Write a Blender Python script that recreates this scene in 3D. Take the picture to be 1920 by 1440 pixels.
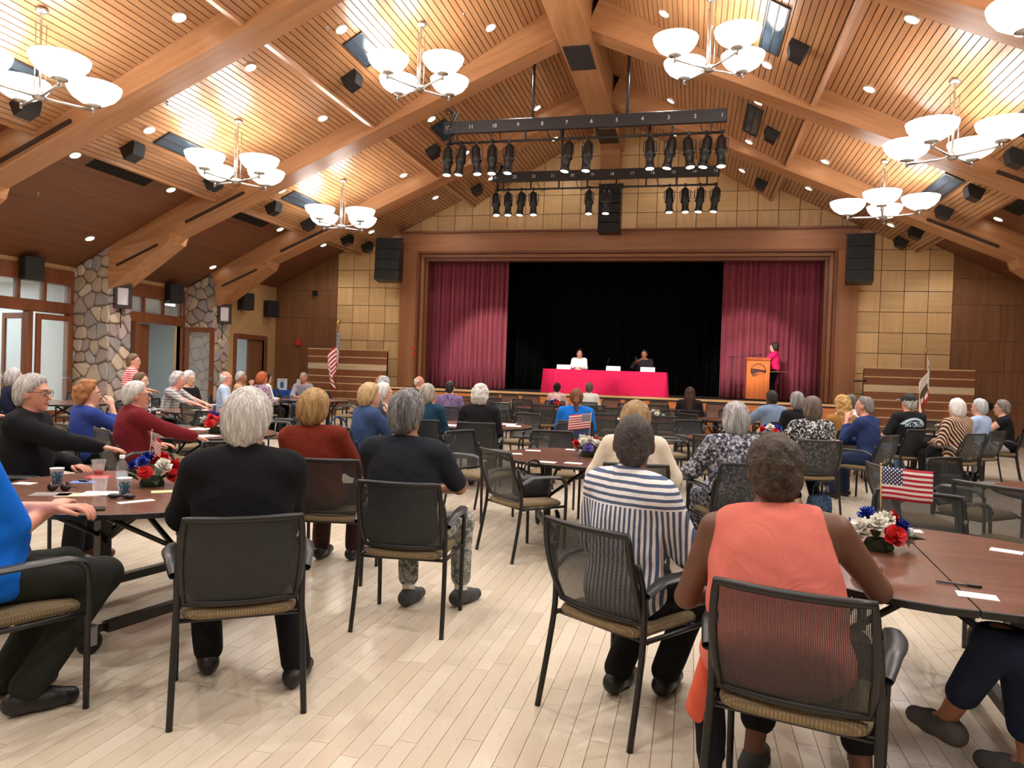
import bpy, bmesh, math, random
import numpy as np
from mathutils import Matrix, Vector

for o in list(bpy.data.objects):
    bpy.data.objects.remove(o, do_unlink=True)
scene = bpy.context.scene
COL = scene.collection
PI = math.pi
rng = random.Random(7)

# ------------------------------------------------------------------ camera
CAM_H = 1.5
cam_d = bpy.data.cameras.new('camera')
cam_d.sensor_width = 36.0
cam_d.lens = 1385.24 / 1920 * 36.0
cam_d.clip_start = 0.05
cam_d.clip_end = 200
cam = bpy.data.objects.new('camera', cam_d)
COL.objects.link(cam)
# columns: right, up, back of the camera in world space
RIGHT = Vector((0.97068, 0.23790, 0.03425))
FWD = Vector((-0.23808, 0.97112, -0.01555))
RIGHT.normalize(); FWD = (FWD - RIGHT * FWD.dot(RIGHT)).normalized()
UP = RIGHT.cross(FWD).normalized()
m = Matrix((RIGHT, UP, -FWD)).transposed().to_4x4()
m.translation = Vector((0, 0, CAM_H))
cam.matrix_world = m
scene.camera = cam

# ------------------------------------------------------------------ world, exposure
scene.view_settings.view_transform = 'Standard'
scene.view_settings.look = 'None'
scene.view_settings.gamma = 1.0
scene.view_settings.exposure = 0.0
scene.view_settings.use_curve_mapping = False
world = bpy.data.worlds.new('night_sky')
scene.world = world
world.use_nodes = True
world.node_tree.nodes['Background'].inputs[0].default_value = (0.02, 0.025, 0.04, 1)
world.node_tree.nodes['Background'].inputs[1].default_value = 0.3

# light strengths used by the lamp builders below
E_BOWL = 10.5      # emission of a chandelier glass bowl
W_DOWN = 400.0     # watts of a recessed downlight
E_DOWN = 12.0      # emission of a downlight lens
W_STAGE = 1500.0    # watts of a stage spotlight
E_OFFICE = 26.0     # fluorescent panel in the side room

# ------------------------------------------------------------------ node helpers
MATS = {}
def lin(c):
    return tuple(((v / 255.0) / 12.92) if v / 255.0 <= 0.04045 else (((v / 255.0) + 0.055) / 1.055) ** 2.4 for v in c) + (1.0,)
class NT:
    def __init__(s, name):
        s.m = bpy.data.materials.new(name); s.m.use_nodes = True
        s.t = s.m.node_tree; s.b = s.t.nodes['Principled BSDF']
    def n(s, typ, **kw):
        nd = s.t.nodes.new(typ)
        for k, v in kw.items():
            if k.startswith('i_'):
                key = k[2:]
                key = int(key) if key.isdigit() else key.replace('_', ' ')
                nd.inputs[key].default_value = v
            else: setattr(nd, k, v)
        return nd
    def l(s, a, b): s.t.links.new(a, b)
    def math(s, op, a, b=None, c=None):
        nd = s.n('ShaderNodeMath', operation=op)
        for i, v in enumerate((a, b, c)):
            if v is None: continue
            if isinstance(v, (int, float)): nd.inputs[i].default_value = v
            else: s.l(v, nd.inputs[i])
        return nd.outputs[0]
    def mix(s, f, a, b):
        nd = s.n('ShaderNodeMix', data_type='RGBA')
        for i, v in ((0, f), (6, a), (7, b)):
            if isinstance(v, (int, float, tuple, list)): nd.inputs[i].default_value = v
            else: s.l(v, nd.inputs[i])
        return nd.outputs[2]
    def coord(s, kind='Object', scale=(1, 1, 1), rot=(0, 0, 0)):
        tc = s.n('ShaderNodeTexCoord'); mp = s.n('ShaderNodeMapping')
        mp.inputs['Scale'].default_value = scale; mp.inputs['Rotation'].default_value = rot
        s.l(tc.outputs[kind], mp.inputs[0]); return mp.outputs[0]
    def noise(s, vec, scale, detail=3, rough=.5, dist=0):
        nd = s.n('ShaderNodeTexNoise'); nd.inputs['Scale'].default_value = scale
        nd.inputs['Detail'].default_value = detail; nd.inputs['Roughness'].default_value = rough
        nd.inputs['Distortion'].default_value = dist
        if vec is not None: s.l(vec, nd.inputs['Vector'])
        return nd.outputs[0]
    def bump(s, h, strength=.2, dist=.01):
        nd = s.n('ShaderNodeBump'); nd.inputs['Strength'].default_value = strength
        nd.inputs['Distance'].default_value = dist
        s.l(h, nd.inputs['Height']); s.l(nd.outputs[0], s.b.inputs['Normal'])
    def ramp(s, f, lo, hi):
        nd = s.n('ShaderNodeMapRange'); nd.inputs[1].default_value = lo; nd.inputs[2].default_value = hi
        s.l(f, nd.inputs[0]); return nd.outputs[0]

def plain(name, c, rough=.5, metal=0.0, spec=.5, emit=None, es=0.0, alpha=1.0, trans=0.0, var=.0, vs=8.0, bump=0, bs=60):
    if name in MATS: return MATS[name]
    t = NT(name); b = t.b
    col = lin(c)
    b.inputs['Base Color'].default_value = col
    b.inputs['Roughness'].default_value = rough; b.inputs['Metallic'].default_value = metal
    b.inputs['Specular IOR Level'].default_value = spec
    b.inputs['Alpha'].default_value = alpha
    b.inputs['Transmission Weight'].default_value = trans
    if emit:
        b.inputs['Emission Color'].default_value = lin(emit); b.inputs['Emission Strength'].default_value = es
    v = t.coord() if (var or bump) else None
    if var:
        n = t.noise(v, vs, 4)
        a = tuple(x * (1 - var) for x in col[:3]) + (1,); d = tuple(min(1, x * (1 + var)) for x in col[:3]) + (1,)
        t.l(t.mix(t.ramp(n, .3, .7), a, d), b.inputs['Base Color'])
    if bump: t.bump(t.noise(v, bs, 2), bump)
    MATS[name] = t.m; return t.m

def wood(name, c1, c2, axis='y', scale=1.0, rough=.45, obj_var=.0, fine=1.0, coat=0):
    """grain streaks along one object axis; every piece differs a little in tone (Object Info random)"""
    if name in MATS: return MATS[name]
    t = NT(name); b = t.b
    st = {'x': (.35, 7, 7), 'y': (7, .35, 7), 'z': (7, 7, .35)}[axis]
    tc = t.n('ShaderNodeTexCoord'); oi = t.n('ShaderNodeObjectInfo')
    addv = t.n('ShaderNodeVectorMath', operation='ADD')
    sc = t.n('ShaderNodeVectorMath', operation='SCALE'); sc.inputs[0].default_value = (13, 29, 17)
    t.l(oi.outputs['Random'], sc.inputs['Scale'])
    t.l(tc.outputs['Object'], addv.inputs[0]); t.l(sc.outputs[0], addv.inputs[1])
    mp = t.n('ShaderNodeMapping'); mp.inputs['Scale'].default_value = tuple(x * scale for x in st)
    t.l(addv.outputs[0], mp.inputs[0])
    n1 = t.noise(mp.outputs[0], 1.6, 5, .6, .4)
    n2 = t.noise(mp.outputs[0], 9 * fine, 2, .5)
    f = t.math('ADD', t.math('MULTIPLY', n1, .75), t.math('MULTIPLY', n2, .25))
    c = t.mix(t.ramp(f, .32, .68), lin(c1), lin(c2))
    if obj_var:
        hs = t.n('ShaderNodeHueSaturation')
        t.l(t.math('ADD', t.math('MULTIPLY', oi.outputs['Random'], obj_var), 1 - obj_var / 2), hs.inputs['Value'])
        t.l(c, hs.inputs['Color']); c = hs.outputs[0]
    t.l(c, b.inputs['Base Color'])
    b.inputs['Roughness'].default_value = rough
    b.inputs['Coat Weight'].default_value = coat; b.inputs['Coat Roughness'].default_value = .2
    t.bump(n2, .04)
    MATS[name] = t.m; return t.m

# ------------------------------------------------------------------ mesh helpers
class MB:
    def __init__(s): s.v = []; s.f = []; s.mi = []; s.sm = []
    def add(s, vs, fs, mi=0, smooth=False):
        o = len(s.v); s.v += [tuple(p) for p in vs]
        for f in fs: s.f.append(tuple(i + o for i in f)); s.mi.append(mi); s.sm.append(smooth)
        return s
    def box(s, a, b, mi=0):
        x0, y0, z0 = a; x1, y1, z1 = b
        return s.add([(x0,y0,z0),(x1,y0,z0),(x1,y1,z0),(x0,y1,z0),(x0,y0,z1),(x1,y0,z1),(x1,y1,z1),(x0,y1,z1)],
            [(0,3,2,1),(4,5,6,7),(0,1,5,4),(1,2,6,5),(2,3,7,6),(3,0,4,7)], mi)
    def bev(s, a, b, r=.01, mi=0, smooth=False):
        """box with chamfered edges"""
        vs = []; x = (a[0], b[0]); y = (a[1], b[1]); z = (a[2], b[2])
        for k in (0, 1):
            for j in (0, 1):
                for i in (0, 1):
                    sx = 1 if i == 0 else -1; sy = 1 if j == 0 else -1; sz = 1 if k == 0 else -1
                    vs += [(x[i], y[j]+sy*r, z[k]+sz*r), (x[i]+sx*r, y[j], z[k]+sz*r), (x[i]+sx*r, y[j]+sy*r, z[k])]
        I = lambda i, j, k, c: (k*4+j*2+i)*3+c
        F = []
        for i in (0, 1):
            q = [I(i,0,0,0), I(i,1,0,0), I(i,1,1,0), I(i,0,1,0)]; F.append(q if i else q[::-1])
            q = [I(0,i,0,1), I(1,i,0,1), I(1,i,1,1), I(0,i,1,1)]; F.append(q if not i else q[::-1])
            q = [I(0,0,i,2), I(1,0,i,2), I(1,1,i,2), I(0,1,i,2)]; F.append(q if i else q[::-1])
        for j in (0, 1):
            for k in (0, 1):
                F.append([I(0,j,k,1), I(1,j,k,1), I(1,j,k,2), I(0,j,k,2)])
                F.append([I(j,0,k,0), I(j,1,k,0), I(j,1,k,2), I(j,0,k,2)])
                F.append([I(j,k,0,0), I(j,k,1,0), I(j,k,1,1), I(j,k,0,1)])
        for k in (0, 1):
            for j in (0, 1):
                for i in (0, 1): F.append([I(i,j,k,0), I(i,j,k,1), I(i,j,k,2)])
        return s.add(vs, F, mi, smooth)
    def prism(s, poly, axis, a, b, mi=0):
        """extrude a 2D polygon along axis from a to b; poly coords are the two other axes in xyz order"""
        n = len(poly)
        def P(p, t):
            return {'x': (t, p[0], p[1]), 'y': (p[0], t, p[1]), 'z': (p[0], p[1], t)}[axis]
        vs = [P(p, a) for p in poly] + [P(p, b) for p in poly]
        fs = [tuple(range(n))[::-1], tuple(range(n, 2*n))] + [(i, (i+1) % n, n+(i+1) % n, n+i) for i in range(n)]
        return s.add(vs, fs, mi)
    def tube(s, pts, r, n=8, mi=0, smooth=True, closed=False, flat=1.0):
        pts = [Vector(p) for p in pts]; N = len(pts)
        rs = r if isinstance(r, (list, tuple)) else [r] * N
        vs = []; ref = None
        for i, p in enumerate(pts):
            if closed: d = pts[(i+1) % N] - pts[i-1]
            else: d = pts[min(i+1, N-1)] - pts[max(i-1, 0)]
            if d.length < 1e-9: d = Vector((0, 0, 1))
            d.normalize()
            if ref is None:
                ref = Vector((0, 0, 1)) if abs(d.z) < .9 else Vector((0, 1, 0))
            u = d.cross(ref)
            if u.length < 1e-6: u = d.cross(Vector((1, 0, 0)))
            u.normalize(); w = u.cross(d).normalized(); ref = w
            for k in range(n):
                a = 2*PI*k/n
                vs.append(p + u*math.cos(a)*rs[i] + w*math.sin(a)*rs[i]*flat)
        fs = []
        for i in range(N if closed else N-1):
            j = (i+1) % N
            for k in range(n): fs.append((i*n+k, i*n+(k+1) % n, j*n+(k+1) % n, j*n+k))
        if not closed: fs += [tuple(range(n))[::-1], tuple(range((N-1)*n, N*n))]
        return s.add(vs, fs, mi, smooth)
    def lathe(s, prof, n=20, c=(0,0,0), mi=0, smooth=True, cap=True, ax='z'):
        vs = []; fs = []
        for (r, z) in prof:
            for k in range(n):
                a = 2*PI*k/n; q = (r*math.cos(a), r*math.sin(a), z)
                if ax == 'y': q = (q[0], q[2], q[1])
                if ax == 'x': q = (q[2], q[0], q[1])
                vs.append((c[0]+q[0], c[1]+q[1], c[2]+q[2]))
        for i in range(len(prof)-1):
            for k in range(n): fs.append((i*n+k, i*n+(k+1) % n, (i+1)*n+(k+1) % n, (i+1)*n+k))
        if cap: fs += [tuple(range(n))[::-1], tuple(range((len(prof)-1)*n, len(prof)*n))]
        return s.add(vs, fs, mi, smooth)
    def ball(s, c, r, n=10, m=6, mi=0):
        r = r if isinstance(r, (tuple, list)) else (r, r, r)
        vs = [(c[0], c[1], c[2]-r[2])]; fs = []
        for i in range(1, m):
            t = PI*i/m
            for k in range(n):
                a = 2*PI*k/n
                vs.append((c[0]+r[0]*math.sin(t)*math.cos(a), c[1]+r[1]*math.sin(t)*math.sin(a), c[2]-r[2]*math.cos(t)))
        vs.append((c[0], c[1], c[2]+r[2])); e = len(vs)-1
        for k in range(n):
            fs.append((0, 1+(k+1) % n, 1+k)); fs.append((e, e-n+k, e-n+(k+1) % n))
        for i in range(m-2):
            for k in range(n): fs.append((1+i*n+k, 1+i*n+(k+1) % n, 1+(i+1)*n+(k+1) % n, 1+(i+1)*n+k))
        return s.add(vs, fs, mi, True)
    def grid(s, fn, nu, nv, mi=0, smooth=True):
        vs = [fn(i/nu, j/nv) for j in range(nv+1) for i in range(nu+1)]
        fs = [(j*(nu+1)+i, j*(nu+1)+i+1, (j+1)*(nu+1)+i+1, (j+1)*(nu+1)+i) for j in range(nv) for i in range(nu)]
        return s.add(vs, fs, mi, smooth)
    def sheet(s, fn, nu, nv, th=(0, .004, 0), mi=0):
        """a thin closed sheet: front grid, back grid shifted by th, and its rim"""
        o = len(s.v); W = nu+1; Hn = nv+1
        A = [Vector(fn(i/nu, j/nv)) for j in range(Hn) for i in range(W)]
        t = Vector(th)
        vs = A + [p + t for p in A]; n = len(A); fs = []
        for j in range(nv):
            for i in range(nu):
                q = (j*W+i, j*W+i+1, (j+1)*W+i+1, (j+1)*W+i)
                fs += [q, tuple(k+n for k in q[::-1])]
        rim = [i for i in range(W)] + [j*W+nu for j in range(1, Hn)] + [nv*W+i for i in range(nu-1, -1, -1)] + [j*W for j in range(nv-1, 0, -1)]
        for k in range(len(rim)):
            a, b = rim[k], rim[(k+1) % len(rim)]; fs.append((b, a, a+n, b+n))
        return s.add(vs, fs, mi, True)
    def xf(s, M, start=0):
        for i in range(start, len(s.v)): s.v[i] = tuple(M @ Vector(s.v[i]))
        return s
    def mesh(s, name, mats):
        me = bpy.data.meshes.new(name); me.from_pydata(s.v, [], s.f)
        for mm in (mats if isinstance(mats, (list, tuple)) else [mats]): me.materials.append(mm)
        if len(s.f) == len(me.polygons):
            me.polygons.foreach_set('material_index', s.mi); me.polygons.foreach_set('use_smooth', s.sm)
        me.update(); return me
    def build(s, name, mats, parent=None, *a, **kw):
        return link(name, s.mesh(name, mats), parent, *a, **kw)

def link(name, data, parent=None, loc=None, rot=None, label=None, cat=None, group=None, kind=None):
    o = bpy.data.objects.new(name, data); COL.objects.link(o)
    if parent is not None: o.parent = parent
    if loc is not None: o.location = loc
    if rot is not None: o.rotation_euler = rot
    if label: o['label'] = label
    if cat: o['category'] = cat
    if group: o['group'] = group
    if kind: o['kind'] = kind
    return o
def thing(name, label, cat, loc=(0, 0, 0), rz=0, group=None):
    return link(name, None, None, loc, (0, 0, rz), label, cat, group)
def dup(root, loc, rz=None, label=None, group=None, rot=None):
    r = root.copy(); COL.objects.link(r); r.location = loc
    if rz is not None: r.rotation_euler = (0, 0, rz)
    if rot is not None: r.rotation_euler = rot
    if label: r['label'] = label
    if group: r['group'] = group
    for ch in KIDS(root):
        c = ch.copy(); COL.objects.link(c); c.parent = r
        for g in KIDS(ch):
            d = g.copy(); COL.objects.link(d); d.parent = c
    return r
_kid_cache = {}
def KIDS(o):
    k = o.name
    if k not in _kid_cache: _kid_cache[k] = list(o.children)
    return _kid_cache[k]
def head2rz(deg): return -math.radians(deg)      # heading: clockwise from +Y
# ------------------------------------------------------------------ shared materials
M_FIR = wood('fir_glulam', (150, 100, 62), (184, 134, 92), 'x', .6, .42, .08)
M_FIRY = wood('fir_glulam_long', (150, 100, 62), (184, 134, 92), 'y', .6, .42, .08)
M_SLAT = wood('cedar_slat', (160, 110, 70), (188, 140, 98), 'y', 1.0, .34, .16, coat=.5)
M_DARKB = wood('stained_soffit_board', (96, 58, 34), (120, 74, 44), 'y', 1.0, .5, .08)
M_GAP = plain('shadow_gap_black', (24, 15, 10), .9)
M_PANEL = wood('maple_wall_panel', (208, 166, 114), (226, 190, 138), 'z', .8, .42, .14)
M_BROWN = wood('walnut_wall_panel', (116, 78, 50), (138, 96, 64), 'z', .7, .42, .12)
M_TRIM = wood('mahogany_trim', (106, 58, 34), (132, 78, 46), 'z', .7, .38, .06)
M_TRIMX = wood('mahogany_trim_level', (106, 58, 34), (132, 78, 46), 'x', .7, .38, .06)
M_CASE = wood('cherry_casing', (142, 92, 58), (166, 114, 76), 'z', .6, .36, .05)
M_CASEX = wood('cherry_casing_level', (142, 92, 58), (166, 114, 76), 'x', .6, .36, .05)
M_APRON = wood('stage_apron_oak', (186, 112, 58), (208, 136, 78), 'x', .8, .35, .05)
M_NOSE = wood('pale_oak_nosing', (214, 170, 118), (228, 190, 140), 'x', .8, .4, .04)
M_PODIUM = wood('orange_podium_veneer', (188, 96, 44), (210, 118, 60), 'z', 1.0, .35)
M_TABLE = wood('walnut_laminate', (94, 62, 50), (124, 86, 70), 'x', 1.2, .22, .04)
M_BLACK = plain('black_plastic', (22, 22, 23), .45)
M_BLACKM = plain('black_powder_coat', (26, 22, 20), .4)
M_GRILLE = plain('speaker_grille', (18, 18, 19), .65, bump=.3, bs=220)
M_DGREY = plain('dark_grey_steel', (52, 54, 58), .4, .3)
M_CHROME = plain('brushed_nickel', (188, 184, 178), .28, .9)
M_STEEL = plain('zinc_steel', (168, 172, 178), .35, .8)
M_WHITE = plain('white_paint', (232, 230, 224), .6)
M_PAPER = plain('white_paper', (238, 238, 236), .7)
M_TAN = plain('tan_plaster', (186, 148, 100), .8, var=.05)
M_CREAM = plain('cream_plaster', (206, 196, 176), .8, var=.03)
M_OFFICE = plain('pale_office_wall', (206, 214, 214), .8)
M_GLASS = plain('window_glass', (215, 225, 225), .05, alpha=.16)
M_DGLASS = plain('dark_skylight_glass', (58, 70, 82), .12)
M_STAGEF = plain('stage_floor_black', (46, 42, 40), .5, var=.15)
M_BLKCURT = plain('black_velour', (9, 9, 10), .95, spec=.1)
M_GOLD = plain('polished_brass', (214, 178, 104), .25, .9)
M_RUBBER = plain('black_rubber', (18, 18, 18), .7)

def bowl_mat():
    t = NT('lit_opal_glass'); b = t.b
    b.inputs['Base Color'].default_value = lin((250, 246, 238)); b.inputs['Roughness'].default_value = .3
    b.inputs['Emission Color'].default_value = (1.0, .985, .96, 1); b.inputs['Emission Strength'].default_value = E_BOWL
    return t.m
M_BOWL = bowl_mat()
M_LENS = plain('downlight_lens', (255, 250, 240), .4, emit=(255, 238, 214), es=E_DOWN)
M_SPOTLENS = plain('spotlight_lens', (255, 250, 240), .3, emit=(255, 244, 226), es=10.0)

def curtain_mat():
    t = NT('burgundy_velour'); b = t.b
    v = t.coord('Object', (2, 2, .4)); n = t.noise(v, 3, 4)
    t.l(t.mix(n, lin((126, 50, 66)), lin((164, 76, 94))), b.inputs['Base Color'])
    b.inputs['Roughness'].default_value = .85
    b.inputs['Sheen Weight'].default_value = .5; b.inputs['Sheen Roughness'].default_value = .4
    b.inputs['Sheen Tint'].default_value = lin((220, 130, 140))
    return t.m
M_CURT = curtain_mat()
for mm in (M_LENS, M_SPOTLENS): mm.cycles.emission_sampling = 'NONE'

def floor_mat(attr):
    t = NT('maple_strip_floor' if attr else 'maple_strip_floor_far'); b = t.b
    a = t.n('ShaderNodeAttribute'); a.attribute_name = 'tone'
    v = t.coord('Object', (9, .7, 1)); n = t.noise(v, 2.2, 5, .6, .3); n2 = t.noise(v, 16, 3, .55)
    f = t.math('ADD', t.math('MULTIPLY', n, .5), t.math('MULTIPLY', a.outputs['Fac'], .65))
    c = t.mix(t.ramp(f, .2, .95), lin((200, 187, 166)), lin((214, 203, 184)))
    c = t.mix(t.ramp(n2, .60, .75), c, lin((186, 166, 142)))
    t.l(c, b.inputs['Base Color'])
    b.inputs['Roughness'].default_value = .26; b.inputs['Specular IOR Level'].default_value = .5
    w = t.noise(t.coord('Object', (1, .3, 1)), 3, 3)
    t.l(t.math('ADD', t.math('MULTIPLY', w, .16), .16), b.inputs['Roughness'])
    b.inputs['Coat Weight'].default_value = .35; b.inputs['Coat Roughness'].default_value = .12
    t.bump(n, .03)
    return t.m
M_FLOOR = floor_mat(True)

def mesh_back_mat():
    """woven chair-back net: dark cords with tiny see-through holes between them"""
    t = NT('chair_back_net'); b = t.b
    tc = t.n('ShaderNodeTexCoord'); sp = t.n('ShaderNodeSeparateXYZ'); t.l(tc.outputs['Object'], sp.inputs[0])
    wx = t.math('GREATER_THAN', t.math('FRACT', t.math('MULTIPLY', sp.outputs[0], 210)), .66)
    hole = wx
    b.inputs['Base Color'].default_value = lin((36, 40, 41)); b.inputs['Roughness'].default_value = .55
    tr = t.n('ShaderNodeBsdfTransparent'); mx = t.n('ShaderNodeMixShader')
    t.l(t.math('MULTIPLY', hole, .62), mx.inputs[0]); t.l(b.outputs[0], mx.inputs[1]); t.l(tr.outputs[0], mx.inputs[2])
    out = t.t.nodes['Material Output']; t.l(mx.outputs[0], out.inputs[0])
    return t.m
M_NET = mesh_back_mat()
M_CHAIR = plain('chair_frame_black', (22, 21, 20), .45)
M_ARM = plain('armrest_grey_plastic', (46, 48, 50), .38)
def seat_mat():
    t = NT('tan_seat_weave'); b = t.b
    v = t.coord('Object', (1, 1, 1))
    w1 = t.n('ShaderNodeTexWave', bands_direction='X'); w1.inputs['Scale'].default_value = 26; w1.inputs['Distortion'].default_value = 2
    w2 = t.n('ShaderNodeTexWave', bands_direction='Y'); w2.inputs['Scale'].default_value = 26; w2.inputs['Distortion'].default_value = 2
    t.l(v, w1.inputs[0]); t.l(v, w2.inputs[0])
    f = t.math('MULTIPLY', w1.outputs['Fac'], w2.outputs['Fac'])
    t.l(t.mix(f, lin((112, 96, 70)), lin((150, 132, 100))), b.inputs['Base Color'])
    b.inputs['Roughness'].default_value = .9
    return t.m
M_SEAT = seat_mat()
# ------------------------------------------------------------------ room dimensions (metres)
CX = -2.4                      # centre line of the hall
XL, XR = -14.3, 9.5            # side walls
XT = -13.47                    # projecting tan wall near the stage
YB, YW = -5.0, 21.9            # wall behind the camera, stage wall
BEAMS = [(5.45, 6.0), (9.82, 10.37), (14.5, 15.05), (18.45, 19.0)]
BAYS = [(6.0, 9.82), (10.37, 14.5), (15.05, 18.45), (19.0, YW)]
def mir(x): return 2*CX - x
T1 = (-6.78, 6.57, .575); T2 = (-10.5, 5.13, .49); T3 = (-13.48, 4.035, .4985)
def tz(t, x):                  # ceiling height of a tier at x (either side)
    xx = x if x < CX else mir(x)
    return t[1] + t[2]*(xx - t[0])

# ---- floor: individual strips near the camera, the rest as one part
fl = MB(); fl.box((XL-6.5, YB, -.12), (XR, YW+.0, -.006))
floor = fl.build('floor', plain('subfloor', (120, 90, 60), .8), kind='structure')
def strip_mesh(name, boxes, tones):
    me = bpy.data.meshes.new(name); V = []; F = []; T = []
    for (x0, x1, y0, y1), tn in zip(boxes, tones):
        o = len(V); z1 = 0.0; z0 = -.006; c = .0009
        V += [(x0,y0,z0),(x1,y0,z0),(x1,y1,z0),(x0,y1,z0),(x0+c,y0+c,z1),(x1-c,y0+c,z1),(x1-c,y1-c,z1),(x0+c,y1-c,z1)]
        F += [(o+4,o+5,o+6,o+7),(o,o+1,o+5,o+4),(o+1,o+2,o+6,o+5),(o+2,o+3,o+7,o+6),(o+3,o,o+4,o+7)]
        T += [tn]*8
    me.from_pydata(V, [], F); at = me.attributes.new('tone', 'FLOAT', 'POINT'); at.data.foreach_set('value', T)
    me.materials.append(M_FLOOR); me.update(); return me
frng = random.Random(3)
PW = .083; LENS = [.62, .86, 1.1, 1.34]
protos = {}
near = []; far_b = []; far_t = []
ix = 0; x = XL
cols = []
while x < XR - PW:
    y = YB - frng.random()*1.2
    while y < YW:
        L = frng.randrange(4); y1 = y + LENS[L]
        a, b = max(y, YB), min(y1, YW - .002)
        if b - a > .05:
            full = (a == y and b == y1)
            cx_, cy_ = x + PW/2, (a+b)/2
            dep = -.238*cx_ + .971*cy_; lat = .971*cx_ + .238*cy_
            score = dep if (dep > 2.3 and abs(lat) < .72*dep + .3) else 99
            cols.append((score, x, a, b, L if full else -1))
        y = y1
    x += PW
cols.sort(key=lambda q: q[0])
npart = 0
for score, x, a, b, L in cols:
    tn = frng.random()
    if npart < 300 and L >= 0 and score < 50:
        k = (L, int(tn*6))
        if k not in protos: protos[k] = strip_mesh('floor_strip', [(0, PW-.0012, 0, LENS[L]-.0012)], [int(tn*6)/5.0])
        link('plank', protos[k], floor, (x, a, 0)); npart += 1
    else: far_b.append((x, x+PW-.0012, a, b-.0012)); far_t.append(tn)
link('planks', strip_mesh('floor_strips_far', far_b, far_t), floor, kind='stuff')

# ---- walls out of view close the hall
MB().box((XL-.3, YB-.3, -.1), (XR, YB, 9.5)).build('wall_back', M_CREAM, kind='structure')
MB().box((XR, YB-.3, -.1), (XR+.3, YW+.3, 9.5)).build('wall_right', M_BROWN, kind='structure')

# ---- stage wall : hole for the proscenium opening
PX0, PX1, PZ0, PZ1 = -9.05, 4.27, .0, 5.74       # outer casing
wf = MB()
for (a, b, z0, z1) in [(XL, PX0+.3, -.1, 9.6), (PX1-.3, XR, -.1, 9.6), (PX0+.3, PX1-.3, PZ1-.3, 9.6)]:
    wf.box((a, YW+.03, z0), (b, YW+.3, z1))
wall_front = wf.build('wall_front', M_GAP, kind='structure')
def clip(poly, f):
    out = []
    for i, p in enumerate(poly):
        q = poly[(i+1) % len(poly)]; a, b = f(p), f(q)
        if a <= 0: out.append(p)
        if (a < 0 < b) or (b < 0 < a):
            t = a/(a-b); out.append((p[0]+(q[0]-p[0])*t, p[1]+(q[1]-p[1])*t))
    return out
def roof_z(x):
    xx = x if x < CX else mir(x)
    return T3[1] + T3[2]*(xx - T3[0])
PS = .5625
def wall_panel(x0, z0, x1, z1, mat, th=.03, name='panel', gap=.008):
    poly = [(x0+gap, z0+gap), (x1-gap, z0+gap), (x1-gap, z1-gap), (x0+gap, z1-gap)]
    poly = clip(poly, lambda p: p[1] - (T3[1] + T3[2]*(p[0]-T3[0])))
    poly = clip(poly, lambda p: p[1] - (T3[1] + T3[2]*(mir(p[0])-T3[0])))
    if len(poly) < 3: return
    xs = [p[0] for p in poly]; zs = [p[1] for p in poly]
    if max(xs)-min(xs) < .03 or max(zs)-min(zs) < .03: return
    mb = MB(); ox = (min(xs)+max(xs))/2; oz = (min(zs)+max(zs))/2
    mb.prism([(p[0]-ox, p[1]-oz) for p in poly][::-1], 'y', -th, 0)
    mb.build(name, mat, wall_front, (ox, YW+.03, oz))
zrow = 5.738
prng = random.Random(11)
M_PANELX = wood('maple_wall_panel_level', (200, 158, 108), (220, 184, 132), 'x', .8, .42, .14)
# light maple squares beside and above the opening
rows_low = [zrow - PS*k for k in range(11)]
for side in (0, 1):
    xa, xb = (-11.27, PX0) if side == 0 else (PX1, 6.63)
    n = max(1, round((xb-xa)/PS)); w = (xb-xa)/n
    for i in range(n):
        for k in range(10):
            wall_panel(xa+i*w, rows_low[k+1], xa+(i+1)*w, rows_low[k], M_PANEL if (i+k) % 2 else M_PANELX)
n = 32; w = (6.63+11.27)/n
for i in range(n):
    for k in range(6):
        x0 = -11.27+i*w
        if tz(T1, x0+w/2)+.6 < zrow+k*PS and tz(T2, x0+w/2)+.6 < zrow+k*PS: continue
        wall_panel(x0, zrow+k*PS, x0+w, zrow+(k+1)*PS, M_PANEL if prng.random() < .5 else M_PANELX)
# dark walnut panels toward both side walls
for (xa, xb, zs) in [(-13.47, -11.27, (0, .9, 2.15, 3.05, 3.95, 4.9, 5.7)), (6.63, 9.5, (0, 1.15, 1.95, 2.75, 3.7, 4.4, 5.4))]:
    for k in range(len(zs)-1):
        cuts = [0, .36 + .2*((k*7) % 3)/3, .72, 1] if k % 2 else [0, .5, 1]
        if xa > 0: cuts = [0, .40, .45, .52, .78, 1] if k < 4 else [0, .52, 1]
        for a, b in zip(cuts[:-1], cuts[1:]):
            wall_panel(xa+(xb-xa)*a, zs[k], xa+(xb-xa)*b, zs[k+1], M_BROWN, gap=.004)

# ---- proscenium casing: nested frames stepping back towards the opening
def frame(name, x0, x1, z0, z1, t, ya, yb, mz, mx, parent=None):
    e = parent or None
    for nm, a, b, mm in [(name+'_jamb', (x0, ya, z0), (x0+t, yb, z1-t), mz), (name+'_jamb', (x1-t, ya, z0), (x1, yb, z1-t), mz), (name+'_head', (x0, ya, z1-t), (x1, yb, z1), mx)]:
        c = [(a[i]+b[i])/2 for i in range(3)]
        MB().bev([a[i]-c[i] for i in range(3)], [b[i]-c[i] for i in range(3)], .008).build(nm, mm, e, c)
casing = link('trim_1', None, kind='structure'); casing['label'] = 'stepped cherry wood casing around the stage opening'
ZS = .95                                     # stage deck height
frame('casing', PX0, PX1, .0, PZ1, .56, YW-.16, YW+.28, M_CASE, M_CASEX, casing)
frame('bead', PX0+.56, PX1-.56, ZS, PZ1-.56, .07, YW-.20, YW+.28, M_TRIM, M_TRIMX, casing)
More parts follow.
